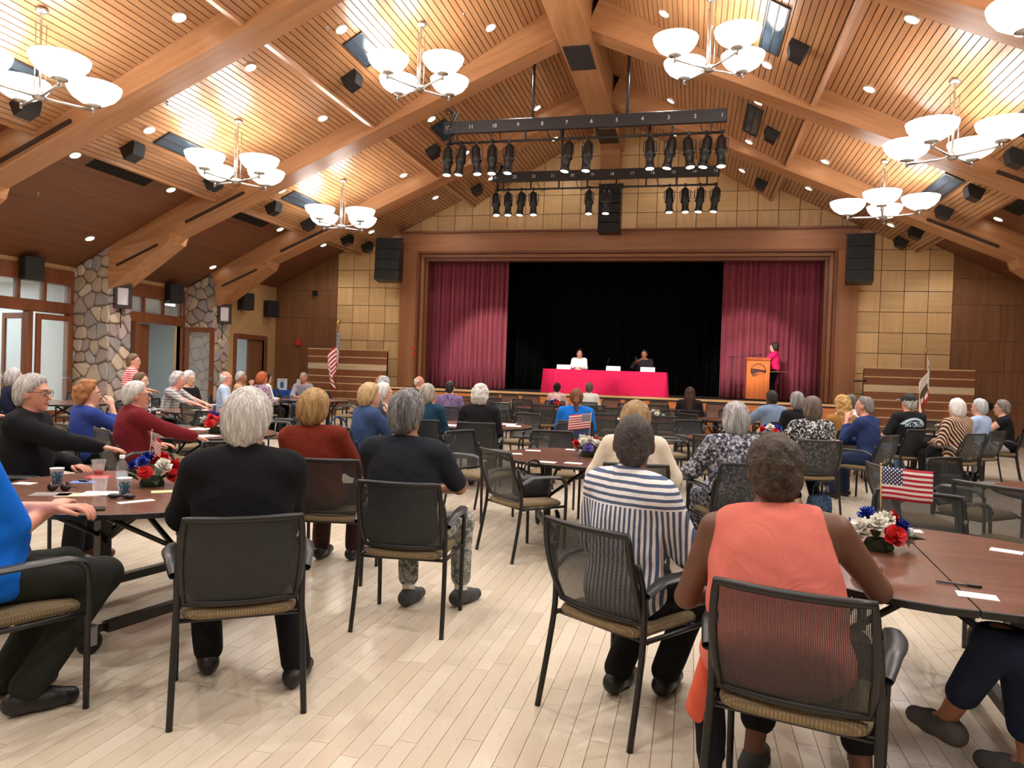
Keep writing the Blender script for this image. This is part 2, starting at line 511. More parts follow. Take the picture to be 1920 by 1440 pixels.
frame('reveal', PX0+.63, PX1-.63, ZS, PZ1-.63, .10, YW-.02, YW+.30, M_CASE, M_CASEX, casing)
frame('inner_stop', PX0+.73, PX1-.73, ZS, PZ1-.73, .10, YW+.10, YW+.34, M_TRIM, M_TRIMX, casing)
MB().box((PX0-.05, YW-.22, PZ1), (PX1+.05, YW+.05, PZ1+.06)).build('cornice', M_TRIMX, casing)

# ---- stage deck, apron, steps, black box behind the opening
st = MB(); st.box((PX0-.2, 20.75, ZS-.1), (PX1+.2, 27.5, ZS)); stage_deck = st.build('stage_deck', M_STAGEF, kind='structure')
MB().box((PX0-.1, 20.72, ZS-.055), (PX1+.1, 20.78, ZS+.004)).build('nosing', M_NOSE, stage_deck)
ap = link('stage_apron', None, kind='structure')
for i in range(8):
    xa = PX0+.1 + i*(PX1-PX0-.2)/8; xb = PX0+.1 + (i+1)*(PX1-PX0-.2)/8
    MB().box((-(xb-xa)/2+.004, 0, 0), ((xb-xa)/2-.004, .03, .38)).build('panel', M_APRON, ap, ((xa+xb)/2, 20.76, .52))
    MB().box((-(xb-xa)/2+.004, 0, 0), ((xb-xa)/2-.004, .03, .46)).build('panel', M_APRON, ap, ((xa+xb)/2, 20.30, .0))
MB().box((PX0+.1, 20.26, .46), (PX1-.1, 20.8, .52)).build('tread', M_NOSE, ap)
MB().box((PX0, 20.8, 0), (PX1, 21.9, .82)).build('core', M_GAP, ap)
sb = MB()
sb.box((PX0-1.5, 27.5, ZS), (PX1+1.5, 27.7, 7.5)); sb.box((PX0-1.6, YW+.3, ZS), (PX0-1.4, 27.5, 7.5)); sb.box((PX1+1.4, YW+.3, ZS), (PX1+1.6, 27.5, 7.5))
sb.box((PX0-1.5, YW+.3, 7.3), (PX1+1.5, 27.5, 7.5)); sb.box((PX0-1.5, YW+.31, ZS-.1), (PX1+1.5, 27.5, ZS-.02))
sb.build('wall_stagehouse', M_BLKCURT, kind='structure')
def curtain(name, x0, x1, y, z0, z1, n, amp, mat, label, seed, cat='curtain', group=None):
    r = random.Random(seed); ph = [r.random()*6 for _ in range(4)]
    def fn(u, v):
        s = u*n*2*PI; flare = .75 + .35*(1-v)
        yy = amp*flare*(math.sin(s + .5*math.sin(s*.37+ph[0])) + .35*math.sin(s*.51+ph[1]))
        xx = x0 + (x1-x0)*u + .02*math.sin(s*2+ph[2])*flare
        return (xx, y+yy, z0+(z1-z0)*v)
    mb = MB(); mb.sheet(fn, int(n*10), 6, (0, .012, 0))
    o = mb.build(name, mat, label=label, cat=cat, group=group); return o
curtain('stage_curtain', -8.45, -5.72, 22.55, ZS+.02, 5.6, 17, .085, M_CURT, 'burgundy velour curtain gathered at the left of the stage', 1, group='burgundy stage curtains')
curtain('stage_curtain', .75, 3.75, 22.55, ZS+.02, 5.6, 19, .085, M_CURT, 'burgundy velour curtain hanging behind the orange podium', 2, group='burgundy stage curtains')
curtain('backdrop_curtain', -9.6, 4.9, 24.6, ZS+.02, 6.6, 46, .07, M_BLKCURT, 'black velour backdrop across the rear of the stage', 3)
curtain('valance', -9.3, 4.6, 22.95, 5.0, 6.6, 40, .05, M_BLKCURT, 'black valance along the top of the stage opening', 4)

# ---- ceiling: one sloped slab per side, tiers of slats hung below it
def slab(name, x0, z0, x1, z1, ya, yb, th, mat, parent=None, kind='structure'):
    return MB().prism([(x0, z0), (x1, z1), (x1, z1+th), (x0, z0+th)], 'y', ya, yb).build(name, mat, parent, kind=kind)
ceil = link('ceiling', None, kind='structure')
for sgn in (0, 1):
    f = (lambda x: x) if sgn == 0 else mir
    # base decks (black behind the slat gaps)
    for t, xa, xb in [(T1, -6.78, -2.4), (T2, -10.55, -6.4)]:
        mb = MB()
        p = [(f(xa), tz(t, xa)+.03), (f(xb), tz(t, xb)+.03), (f(xb), tz(t, xb)+.16), (f(xa), tz(t, xa)+.16)]
        mb.prism(p, 'y', 5.4, YW+.02); mb.build('slat_backing', M_GAP, ceil)
    mb = MB(); xa, xb = -14.6, -10.2
    mb.prism([(f(xa), tz(T3, xa)), (f(xb), tz(T3, xb)), (f(xb), tz(T3, xb)+.15), (f(xa), tz(T3, xa)+.15)], 'y', YB, YW+.02)
    mb.build('soffit_deck', M_DARKB, ceil)
    # plain deck over the part of the hall behind the camera
    mb = MB(); xa, xb = -10.6, -2.4
    mb.prism([(f(xa), 5.1), (f(xb), 9.0), (f(xb), 9.15), (f(xa), 5.25)], 'y', YB, 5.45); mb.build('rear_deck', M_SLAT, ceil)
    mb = MB(); mb.prism([(f(-14.8), tz(T3, -14.8)+.5), (f(-2.4), 10.2), (f(-2.4), 10.4), (f(-14.8), tz(T3, -14.8)+.7)], 'y', YB, YW+.3)
    mb.build('roof_deck', M_GAP, ceil)
    # edge boards closing the drops between the tiers
    for t, x, top in [(T1, -6.80, .75), (T2, -10.57, .5)]:
        for (ya, yb) in BAYS:
            mb = MB(); z = tz(t, x)
            mb.box((min(f(x), f(x+.09)), ya, z-.012), (max(f(x), f(x+.09)), yb, z+top)); mb.build('edge_board', M_SLAT, ceil)
# slats
SW = .1065; GAPW = .014
allslat = []
for bi, (ya, yb) in enumerate(BAYS):
    for sgn in (0, 1):
        for t, xa, xb in [(T1, -6.69, -2.9 if sgn == 0 else -2.45), (T2, -10.46, -6.45)]:
            x = xa; cth = 1/math.sqrt(1+t[2]**2)
            while x < xb:
                allslat.append((bi, sgn, t, x)); x += SW*cth
pref = {(1, 0): 0, (1, 1): 1, (2, 0): 2, (2, 1): 3, (0, 0): 4, (3, 0): 5, (3, 1): 6, (0, 1): 7}
allslat.sort(key=lambda q: pref[(q[0], q[1])])
slat_me = {}; rest = MB(); cnt = 0
def slat_box(mb, L):
    w = SW-GAPW
    mb.box((0, 0, 0), (w, L, .022))
for bi, sgn, t, x in allslat:
    ya, yb = BAYS[bi]; L = yb-ya
    ang = math.atan(t[2]); z = tz(t, x)
    if sgn == 0: loc = (x, ya, z); ry = -ang
    else: loc = (mir(x) - (SW-GAPW)*math.cos(ang), ya, z + (SW-GAPW)*math.sin(ang)); ry = ang
    if cnt < 300:
        if bi not in slat_me:
            mb = MB(); slat_box(mb, L); slat_me[bi] = mb.mesh('ceiling_slat', M_SLAT)
        link('slat', slat_me[bi], ceil, loc, (0, ry, 0)); cnt += 1
    else:
        s0 = len(rest.v); slat_box(rest, L); rest.xf(Matrix.Translation(loc) @ Matrix.Rotation(ry, 4, 'Y'), s0)
if rest.v: rest.build('slats', M_SLAT, ceil, kind='stuff')
# faint joints of the stained soffit boards
for sgn in (0, 1):
    f = (lambda x: x) if sgn == 0 else mir
    for (ya, yb) in BAYS:
        for i in range(12):
            xa = -13.9+i*.275
            mb = MB(); xb = xa+.27
            mb.prism([(f(xa), tz(T3, xa)-.012), (f(xb), tz(T3, xb)-.012), (f(xb), tz(T3, xb)), (f(xa), tz(T3, xa))], 'y', ya, yb)
            mb.build('board', M_DARKB, ceil)

# ---- ridge beam and rafters
def ridge():
    r = link('ridge_beam', None, kind='structure')
    MB().bev((-2.85, YB, 8.08), (-2.2, YW, 9.6), .02).build('beam', M_FIRY, r)
    for y in (14.7, 19.8):
        MB().box((-2.79, y, 8.05), (-2.26, y+1.15, 8.085)).build('return_air_grille', M_DGREY if y < 15 else M_BLACK, r)
    MB().bev((-2.85, YW-.35, 7.3), (-2.28, YW+.02, 8.1), .015).build('corbel_post', M_FIR, r)
ridge()
def rafter(ya, yb, side):
    f = (lambda x: x) if side == 0 else mir
    xr = -2.8; xe = -13.3
    zb = lambda x: 8.18 - .43*(xr - x)
    r = link('rafter', None, kind='structure')
    mb = MB(); top = lambda x: 4.035+.4985*(x+13.48)+.5
    poly = [(f(xr), zb(xr)), (f(xe), zb(xe)), (f(xe), top(xe)), (f(xr), top(xr))]
    L = math.hypot(xr-xe, zb(xr)-zb(xe)); a = math.atan(.43)
    # built level so the grain follows the beam, then tilted
    hh = lambda x: (top(x)-zb(x))*math.cos(a)
    mb.prism([(-.32, 0), (L, 0), (L, hh(xe)), (-.32, hh(xr))], 'y', 0, yb-ya)
    M = Matrix.Rotation(a, 4, 'Y')
    o = mb.build('beam', M_FIR, r)
    if side == 0:
        o.matrix_local = Matrix.Translation((xr, yb, zb(xr))) @ Matrix.Rotation(PI, 4, 'Z') @ Matrix.Rotation(a, 4, 'Y')
    else:
        o.matrix_local = Matrix.Translation((f(xr), ya, zb(xr))) @ Matrix.Rotation(a, 4, 'Y')
    # haunch under the lower end
    mb = MB(); mb.prism([(f(p[0]), p[1]) for p in [(-11.62, 4.42), (-11.70, 4.20), (-13.28, 3.12), (-13.28, 4.05), (-12.4, 4.2)]], 'y', ya-.03, yb+.03)
    mb.build('haunch', M_FIR, r)
    # slot lights let into the near face
    for xx, Ls in ((-9.75, 1.6), (-12.0, 1.2)):
        mb = MB(); mb.box((0, -.04, .06 if xx > -10 else -.12), (Ls, .012, .12 if xx > -10 else -.06))
        o = mb.build('slot', plain('slot_brown', (50, 30, 20), .7), r)
        if side == 0: o.matrix_local = Matrix.Translation((xx-Ls*math.cos(a), ya, zb(xx-Ls*math.cos(a)))) @ Matrix.Rotation(-a, 4, 'Y')
        else: o.matrix_local = Matrix.Translation((f(xx), ya, zb(xx))) @ Matrix.Rotation(a, 4, 'Y')
    return r
for ya, yb in BEAMS:
    for s in (0, 1): rafter(ya, yb, s)

# ---- left wall with its openings, pillars, doors, side room
wl = MB()
wl.box((XL-.2, YB, -.1), (XL, 11.0, 4.2)); wl.box((XL-.2, 18.3, -.1), (XL, 19.3, 4.2))
wl.box((XL-.2, 11.0, 3.52), (XL, 18.3, 4.2)); wl.box((XL-.2, 14.5, -.1), (XL, 15.2, 3.6))
wall_left = wl.build('wall_left', M_TAN, kind='structure')
wt = MB()
D3 = (19.75, 21.25, 2.25)
wt.box((XT-.15, 19.0, -.1), (XT, D3[0], 4.6)); wt.box((XT-.15, D3[1], -.1), (XT, YW, 4.6)); wt.box((XT-.15, D3[0], D3[2]), (XT, D3[1], 4.6))
wt.box((XL, 19.1, -.1), (XT-.15, 19.3, 4.4))
wt.build('wall_left_return', M_TAN, kind='structure')
# side room seen through the glazing
sr = MB()
sr.box((-20.2, 5, -.1), (-20, 24, 3.4)); sr.box((-20, 23.8, -.1), (XT-.15, 24, 3.4)); sr.box((-20, 5, -.1), (XL-.2, 5.2, 3.4)); sr.box((-20, 14.78, -.1), (-14.6, 14.9, 3.4))
sr.build('wall_side_room', M_OFFICE, kind='structure')
sr = MB(); sr.box((-20, 5, 3.3), (XL-.2, 24, 3.4)); sr.build('ceiling_side_room', M_WHITE, kind='structure')
M_FLUOR = plain('fluorescent_diffuser', (250, 252, 250), .5, emit=(240, 248, 250), es=E_OFFICE)
for i, (x, y) in enumerate([(-16.2, 10.5), (-16.2, 13.2), (-17.9, 10.5), (-17.9, 13.2), (-16.2, 17.2), (-16.0, 20.5), (-18.2, 18.6)]):  # last two panels added to brighten the room behind the second doorway
    t = thing('ceiling_light', '%s fluorescent panel in the side room' % ['first', 'second', 'third', 'fourth', 'fifth', 'sixth', 'seventh'][i], 'ceiling light', (x, y, 3.27), 0, 'fluorescent panels of the side room')
    MB().box((-.33, -.63, 0), (.33, .63, .03)).build('frame', M_WHITE, t); MB().box((-.3, -.6, -.012), (.3, .6, .0)).build('diffuser', M_FLUOR, t)
# glazed transom + opening
def glazed(nm, y0, y1, panes, label):
    w = link(nm, None, kind='structure'); w['label'] = label
    x0, x1 = XL-.12, XL+.06
    for a, b in [((y0, 3.17), (y1, 3.52)), ((y0, 2.5), (y1, 2.76))]:
        MB().bev((x0, a[0], a[1]), (x1, b[0], b[1]), .006).build('rail', M_TRIM, w)
    for y in (y0, y1-.12):
        MB().bev((x0, y, 0), (x1, y+.12, 2.5), .006).build('jamb', M_TRIM, w); MB().bev((x0, y, 2.76), (x1, y+.12, 3.17), .006).build('jamb', M_TRIM, w)
    n = panes; pw = (y1-y0-.24)/n
    for i in range(n):
        a = y0+.12+i*pw
        if i: MB().box((x0+.03, a-.035, 2.76), (x1-.02, a+.035, 3.17)).build('mullion', M_TRIM, w)
        MB().box((XL-.03, a, 2.76), (XL-.02, a+pw, 3.17)).build('pane', M_GLASS, w)
    return w
glazed('window_1', 10.9, 14.5, 5, 'wood framed transom window left of the first stone pillar')
glazed('window_2', 15.2, 18.42, 4, 'wood framed transom window between the two stone pillars')
def leaf(nm, loc, rz, wdt, hgt, label, glass=True, mid=True, mat=None):
    d = link(nm, None, loc=loc, rot=(0, 0, rz), kind='structure'); d['label'] = label
    mt = mat or M_TRIM
    if glass:
        MB().bev((0, -.025, 0), (.13, .025, hgt), .005).build('stile', mt, d); MB().bev((wdt-.13, -.025, 0), (wdt, .025, hgt), .005).build('stile', mt, d)
        MB().bev((.13, -.025, hgt-.13), (wdt-.13, .025, hgt), .005).build('rail', mt, d); MB().bev((.13, -.025, 0), (wdt-.13, .025, .28), .005).build('rail', mt, d)
        MB().box((.13, -.006, .28), (wdt-.13, .006, hgt-.13)).build('pane', M_GLASS, d)
    else:
        MB().bev((0, -.025, 0), (wdt, .025, hgt), .006).build('slab', mt, d)
    h = MB(); h.tube([(wdt-.065, -.03, 1.02), (wdt-.065, -.07, 1.02), (wdt-.2, -.075, 1.02)], .011, 6); h.tube([(wdt-.065, .03, 1.02), (wdt-.065, .07, 1.02), (wdt-.2, .075, 1.02)], .011, 6)
    h.box((wdt-.09, -.032, .95), (wdt-.04, .032, 1.1)); h.build('handle', M_CHROME, d)
    return d
leaf('door_1', (XL+.1, 13.42, 0), math.radians(90), 1.0, 2.46, 'glazed wooden door standing open left of the stone pillar')
leaf('door_2', (XL-.05, 13.3, 0), math.radians(164), .95, 2.46, 'glazed wooden door swung into the side room')
leaf('door_3', (XL+.12, 18.36, 0), math.radians(2), .93, 2.48, 'glazed wooden door standing open against the second stone pillar')
leaf('door_4', (XL-.05, 16.66, 0), math.radians(104), .62, 2.46, 'dark wooden door slab open into the side room', glass=False, mat=M_TRIM)
MB().bev((XL-.12, 16.5, 0), (XL+.05, 16.62, 2.5), .006).build('trim_2', M_TRIM, kind='structure')
MB().bev((XL-.12, 13.28, 0), (XL+.05, 13.40, 2.5), .006).build('trim_3', M_TRIM, kind='structure')
dr = link('door_5', None, kind='structure'); dr['label'] = 'wood cased doorway in the tan wall beside the stage'
for a, b in [((XT-.16, D3[0]-.14, 0), (XT+.04, D3[0], D3[2]+.15)), ((XT-.16, D3[1], 0), (XT+.04, D3[1]+.14, D3[2]+.15)), ((XT-.16, D3[0], D3[2]), (XT+.04, D3[1], D3[2]+.15))]:
    MB().bev(a, b, .006).build('casing', M_TRIM, dr)
MB().bev((XT-.1, 20.45, 0), (XT-.05, D3[1], D3[2]), .006).build('slab', M_BROWN, dr)
MB().tube([(XT-.04, 20.52, 1.0), (XT+.02, 20.52, 1.0), (XT+.02, 20.66, 1.0)], .012, 6).build('handle', M_CHROME, dr)

# stone pillars: every stone its own piece on a mortar core
def vor_cells(w, h, n, seed):
    r = random.Random(seed); nx = max(2, round(math.sqrt(n*w/h))); ny = max(2, round(n/nx)); P = []
    for j in range(ny):
        for i in range(nx):
            P.append(((i+.5+(r.random()-.5)*.75+(.25 if j % 2 else -.25))*w/nx, (j+.5+(r.random()-.5)*.75)*h/ny))
    P = [(min(max(p[0], .05), w-.05), min(max(p[1], .05), h-.05)) for p in P]
    out = []
    for i, p in enumerate(P):
        poly = [(0, 0), (w, 0), (w, h), (0, h)]
        for j, q in enumerate(P):
            if i == j: continue
            dx, dy = q[0]-p[0], q[1]-p[1]
            if dx*dx+dy*dy > 1.6: continue
            mx, my = (p[0]+q[0])/2, (p[1]+q[1])/2
            poly = clip(poly, lambda s: (s[0]-mx)*dx+(s[1]-my)*dy)
            if len(poly) < 3: break
        if len(poly) >= 3: out.append(poly)
    return out
def stone_mat(nm, a, b):
    t = NT(nm); v = t.coord('Object'); n = t.noise(v, 5, 5, .6); oi = t.n('ShaderNodeObjectInfo')
    f = t.math('ADD', t.math('MULTIPLY', n, .6), t.math('MULTIPLY', oi.outputs['Random'], .5))
    t.l(t.mix(f, lin(a), lin(b)), t.b.inputs['Base Color']); t.b.inputs['Roughness'].default_value = .85
    t.bump(t.noise(v, 14, 5, .65), .5, .02); return t.m
STONES = [stone_mat('stone_warm', (132, 112, 98), (206, 188, 164)), stone_mat('stone_grey', (112, 104, 102), (176, 168, 162)), stone_mat('stone_mauve', (124, 104, 102), (184, 164, 156))]
M_MORTAR = plain('mortar', (132, 116, 102), .95, var=.15)
def stone_mesh(poly, seed):
    r = random.Random(seed)
    cx_ = sum(p[0] for p in poly)/len(poly); cy_ = sum(p[1] for p in poly)/len(poly)
    # cut the corners so the stones read as rounded
    q = []
    for i in range(len(poly)):
        a, b = poly[i], poly[(i+1) % len(poly)]
        for t in (.22, .78): q.append((a[0]+(b[0]-a[0])*t, a[1]+(b[1]-a[1])*t))
    ins = .013; L = []
    for sc, d in ((ins, .0), (ins*1.5, .03), (ins*3.2, .055)):
        ring = []
        for p in q:
            dx, dy = p[0]-cx_, p[1]-cy_; l = math.hypot(dx, dy) or 1; k = max(.25, (l-sc)/l)
            ring.append((dx*k, dy*k, d + (r.random()-.5)*.008*(d > 0)))
        L.append(ring)
    n = len(q); vs = L[0]+L[1]+L[2]; fs = []
    for a in (0, 1):
        for i in range(n): fs.append((a*n+i, a*n+(i+1) % n, (a+1)*n+(i+1) % n, (a+1)*n+i))
    fs.append(tuple(range(2*n, 3*n)))
    return (cx_, cy_), vs, fs
def pillar(nm, xf, ya, yb, xw, seed, label):
    t = link(nm, None, kind='structure'); t['label'] = label
    h = 4.3
    top = lambda x: T3[1]+T3[2]*(x-T3[0])-.01
    MB().prism([(xw, -.05), (xf-.04, -.05), (xf-.04, top(xf-.04)), (xw, top(xw))], 'y', ya+.04, yb-.04).build('mortar_core', M_MORTAR, t)
    r = random.Random(seed)
    def place(cells, fn, lim):
        for k, poly in enumerate(cells):
            poly = clip(poly, lim)
            if len(poly) < 3: continue
            (c0, c1), vs, fs = stone_mesh(poly, seed*100+k)
            mb = MB(); O = Vector(fn(c0, c1, 0)); mb.add([Vector(fn(c0+v[0], c1+v[1], v[2]))-O for v in vs], fs, 0, False)
            mb.build('stone', STONES[r.randrange(3)], t, O)
    w1 = xf-xw
    place(vor_cells(w1, h, 52, seed), lambda a, b, d: (xw+a, ya+.04-d, b), lambda p: p[1]-top(xw+p[0]))
    w2 = yb-ya
    place(vor_cells(w2, h, 34, seed+1), lambda a, b, d: (xf-.04+d, ya+a, b), lambda p: p[1]-top(xf))
pillar('pillar_1', -13.26, 14.5, 15.2, -14.4, 5, 'river stone pillar nearest the standing person in the striped top')
pillar('pillar_2', -13.35, 18.5, 19.25, -14.5, 9, 'river stone pillar beside the tan wall')
# ------------------------------------------------------------------ chandeliers
def make_chandelier():
    t = thing('chandelier', 'x', 'chandelier', (0, 0, 0), 0, 'four-bowl chandeliers')
    MB().lathe([(.09, 0), (.09, -.025), (.04, -.05)], 16).build('canopy', M_CHROME, t)
    r = MB(); r.tube([(0, 0, -.04), (0, 0, -1.12)], .014, 8); r.build('stem', M_CHROME, t)
    for k in range(3):
        a = 2*PI*k/3; r = MB(); r.tube([(.07*math.cos(a), .07*math.sin(a), -.2), (.07*math.cos(a), .07*math.sin(a), -1.1)], .007, 6); r.build('rod', M_CHROME, t)
    MB().lathe([(.05, -1.19), (.085, -1.17), (.085, -1.1), (.05, -1.08)], 14).build('hub', M_CHROME, t)
    bowl = MB()
    prof = [(.06, 0), (.17, .035), (.27, .10), (.33, .18), (.355, .26), (.345, .265), (.315, .185), (.255, .112), (.16, .052), (.05, .02)]
    bowl.lathe(prof, 24, cap=True); bme = bowl.mesh('glass_bowl', M_BOWL)
    ar = MB(); ar.tube([(.06, 0, -1.15), (.67, 0, -1.13)], .018, 8); ar.tube([(.67, 0, -1.17), (.67, 0, -1.05)], .022, 8); ar.lathe([(.02, -1.09), (.1, -1.075), (.105, -1.05), (.08, -1.045)], 14, (.67, 0, 0))
    ame = ar.mesh('arm', M_CHROME)
    for k in range(4):
        a = PI/4 + k*PI/2
        ao = link('arm', ame, t, (0, 0, 0), (0, 0, a))
        link('glass_bowl', bme, t, (.67*math.cos(a), .67*math.sin(a), -1.055), (0, 0, a))
    return t
ch0 = make_chandelier(); used = False
CH = [(-8.55, 8.05, T2, 'second chandelier bowl cluster, cut by the left edge of the picture', 20),
      (-4.92, 12.42, T1, 'chandelier with four glowing bowls hanging left of the ridge beam', 12),
      (-8.55, 12.4, T2, 'chandelier with four glowing bowls hanging above the first stone pillar side', 25),
      (-8.55, 16.72, T2, 'smallest four-bowl chandelier at the left, nearest the stage', 22),
      (.07, 12.42, T1, 'four-bowl chandelier just right of the ridge beam', -8),
      (3.67, 12.42, T2, 'four-bowl chandelier on the right above the striped sweater', 5),
      (3.68, 16.65, T2, 'four-bowl chandelier at the right beside the hanging line array', 30),
      (3.67, 8.05, T2, 'chandelier bowl cut by the upper right corner', 16),
      (-4.92, 8.05, T1, 'unseen chandelier over the tables nearest the camera, left row', 10),
      (.07, 8.05, T1, 'unseen chandelier over the tables nearest the camera, right row', 10),
      (-8.55, 3.7, T2, 'unseen chandelier behind the camera, left row', 10), (3.67, 3.7, T2, 'unseen chandelier behind the camera, right row', 10),
      (-3.5, 3.0, T1, 'unseen chandelier overhead near the camera', 10), (-2.4+1.1, 0.0, T1, 'unseen chandelier behind the camera near the ridge', 10)]  # last six hang out of view, kept for the light they give
CH[0] = (CH[0][0], CH[0][1], CH[0][2], 'chandelier cut by the left edge of the picture', 20)
CH[2] = (CH[2][0], CH[2][1], CH[2][2], 'four-bowl chandelier between the two left beams, lower row', 25)
for i, (x, y, t, lab, rot) in enumerate(CH):
    z = tz(t, x)
    if i == 0: c = ch0; c.location = (x, y, z); c.rotation_euler = (0, 0, math.radians(rot)); c['label'] = lab
    else: c = dup(ch0, (x, y, z), math.radians(rot), lab)

# ------------------------------------------------------------------ recessed downlights, each with its own lamp
dl_can = MB(); dl_can.lathe([(.105, .0), (.105, -.02), (.088, -.02), (.085, .0)], 18, cap=False); dl_can_me = dl_can.mesh('trim_ring', M_WHITE)
dl_lens = MB(); dl_lens.lathe([(.086, -.016), (.0, -.016)], 18, cap=False); dl_lens_me = dl_lens.mesh('lens', M_LENS)
spot_d = bpy.data.lights.new('downlight_lamp', 'SPOT'); spot_d.energy = W_DOWN; spot_d.spot_size = math.radians(135); spot_d.spot_blend = .6
spot_d.shadow_soft_size = .09; spot_d.color = (1.0, .975, .94)
spot_w = spot_d.copy(); spot_w.energy = W_DOWN*.2      # dimmed pair beside the stage wall
def downlight(x, y, t, lamp, label):
    z = tz(t, x); ang = math.atan(t[2]) * (-1 if x < CX else 1)
    o = thing('downlight', label, 'downlight', (x, y, z-.004), 0, 'recessed ceiling downlights')
    o.rotation_euler = (0, ang, 0)
    link('trim_ring', dl_can_me, o); link('lens', dl_lens_me, o)
    if lamp:
        l = link('lamp', spot_w if y > 20 else spot_d, o, (0, 0, -.05)); l.rotation_euler = (0, -ang, 0)
ROWS = [(-11.12, T3, 'inner soffit', 1), (-13.19, T3, 'outer soffit', 0), (-9.55, T2, 'lower skylight row', 0), (-7.55, T2, 'lower chandelier row', 1), (-4.04, T1, 'ridge row', 1), (-5.87, T1, 'upper skylight row', 0)]
for yc, bay in ((8.05, 'end of the bay nearest the camera'), (12.4, 'end of the middle bay'), (16.75, 'end of the bay between lighting bars'), (20.6, 'end of the bay by the stage')):
    for dy, hf in ((-1.15, 'near'), (1.4, 'far')):
        if yc > 20 and dy > 0: continue
        y = yc + (dy if yc < 20 else 0)
        for x, t, row, lp in ROWS:
            for xx, sd in ((x, 'left'), (mir(x), 'right')):
                if y < 9.3 and xx > -6: continue
                if abs(x+9.55) < .1 and dy > 0: continue
                lamp = lp and (dy < 0)
                downlight(xx, y, t, lamp, 'downlight, %s %s, %s %s' % (sd, row, hf, bay))
for y, nm in ((-2.0, 'rear'), (2.6, 'middle'), (6.4, 'front')):  # downlights out of view, added as fill light
    for x, sd in ((-9.0, 'left'), (-4.4, 'centre left'), (-.4, 'centre right'), (4.2, 'right')):
        t = T3 if abs(x-CX) > 8.3 else (T2 if abs(x-CX) > 4.4 else T1)
        downlight(x, y, t, True, 'added fill downlight out of view, %s %s' % (nm, sd))

# ------------------------------------------------------------------ black ceiling speakers, vents, skylights, sprinklers
spk = thing('ceiling_speaker', 'x', 'speaker', (0, 0, 0), 0, 'black speakers on the ceiling')
b = MB(); b.prism([(-.16, 0), (.16, 0), (.16, -.08), (.05, -.22), (-.16, -.22)], 'y', -.14, .14); b.build('cabinet', M_BLACK, spk)
b = MB(); b.add([(.052, -.13, -.224), (.165, -.13, -.083), (.165, .13, -.083), (.052, .13, -.224)], [(0, 1, 2, 3)]); b.build('grille', M_GRILLE, spk)
SP = [(-6.31, 12.52, T1, 'black ceiling speaker left of the ridge, middle bay'), (-10.03, 11.4, T2, 'black ceiling speaker beside the dark soffit, left of the lower chandelier'),
  (-10.01, 9.17, T2, 'black ceiling speaker at the far left behind the cut chandelier'), (-9.99, 13.68, T2, 'black ceiling speaker right behind the lower left chandelier'),
  (-10.02, 16.01, T2, 'black ceiling speaker past the second left beam'), (-10.09, 17.79, T2, 'black ceiling speaker behind the smallest left chandelier'),
  (-6.31, 16.89, T1, 'black ceiling speaker left of the rear lighting bar end'), (-6.31, 20.6, T1, 'black ceiling speaker over the maple wall, left side'),
  (-10.09, 20.08, T2, 'left one of two ceiling speakers by the left line array'), (-10.05, 21.36, T2, 'right one of two ceiling speakers by the left line array'),
  (1.46, 12.58, T1, 'black ceiling speaker at the upper right beside the skylight'), (1.47, 16.73, T1, 'black ceiling speaker right of the front lighting bar'),
  (1.59, 20.65, T1, 'black ceiling speaker over the maple wall, right side'), (5.18, 16.08, T2, 'upper one of two ceiling speakers right of the right chandelier'),
  (5.18, 17.84, T2, 'lower one of two ceiling speakers right of the right chandelier'), (5.09, 13.9, T2, 'black ceiling speaker at the right picture edge'),
  (5.22, 20.09, T2, 'upper one of two ceiling speakers by the right line array'), (5.22, 21.4, T2, 'lower one of two ceiling speakers by the right line array')]
for i, (x, y, t, lab) in enumerate(SP):
    ang = math.atan(t[2]) * (-1 if x < CX else 1)
    rot = (0, ang, 0) if x < CX else (0, ang, PI)
    M = Matrix.Rotation(ang, 4, 'Y') @ Matrix.Rotation(0 if x < CX else PI, 4, 'Z')
    o = spk if i == 0 else dup(spk, (0, 0, 0))
    o.location = (x, y, tz(t, x)); o.rotation_euler = M.to_euler(); o['label'] = lab
def slot(x, ya, yb, t, w, name, label, mat, cat, frame=True, group=None):
    ang = math.atan(t[2]) * (-1 if x < CX else 1)
    o = thing(name, label, cat, (x, (ya+yb)/2, tz(t, x)), 0, group); o.rotation_euler = (0, ang, 0); L = (yb-ya)/2
    MB().box((-w/2, -L, -.012), (w/2, L, .004)).build('pane' if frame else 'grille', mat, o)
    if frame:
        for a, b in [((-w/2-.03, -L-.03, -.03), (-w/2, L+.03, .0)), ((w/2, -L-.03, -.03), (w/2+.03, L+.03, .0)), ((-w/2, -L-.03, -.03), (w/2, -L, 0)), ((-w/2, L, -.03), (w/2, L+.03, 0)), ((-.012, -L, -.025), (.012, L, 0))]:
            MB().box(a, b).build('frame_bar', M_DGREY, o)
    else:
        for k in range(7):
            xx = -w/2+w*(k+.5)/7; MB().box((xx-.006, -L, -.02), (xx+.006, L, -.01)).build('louver', M_GAP, o)
k = 0
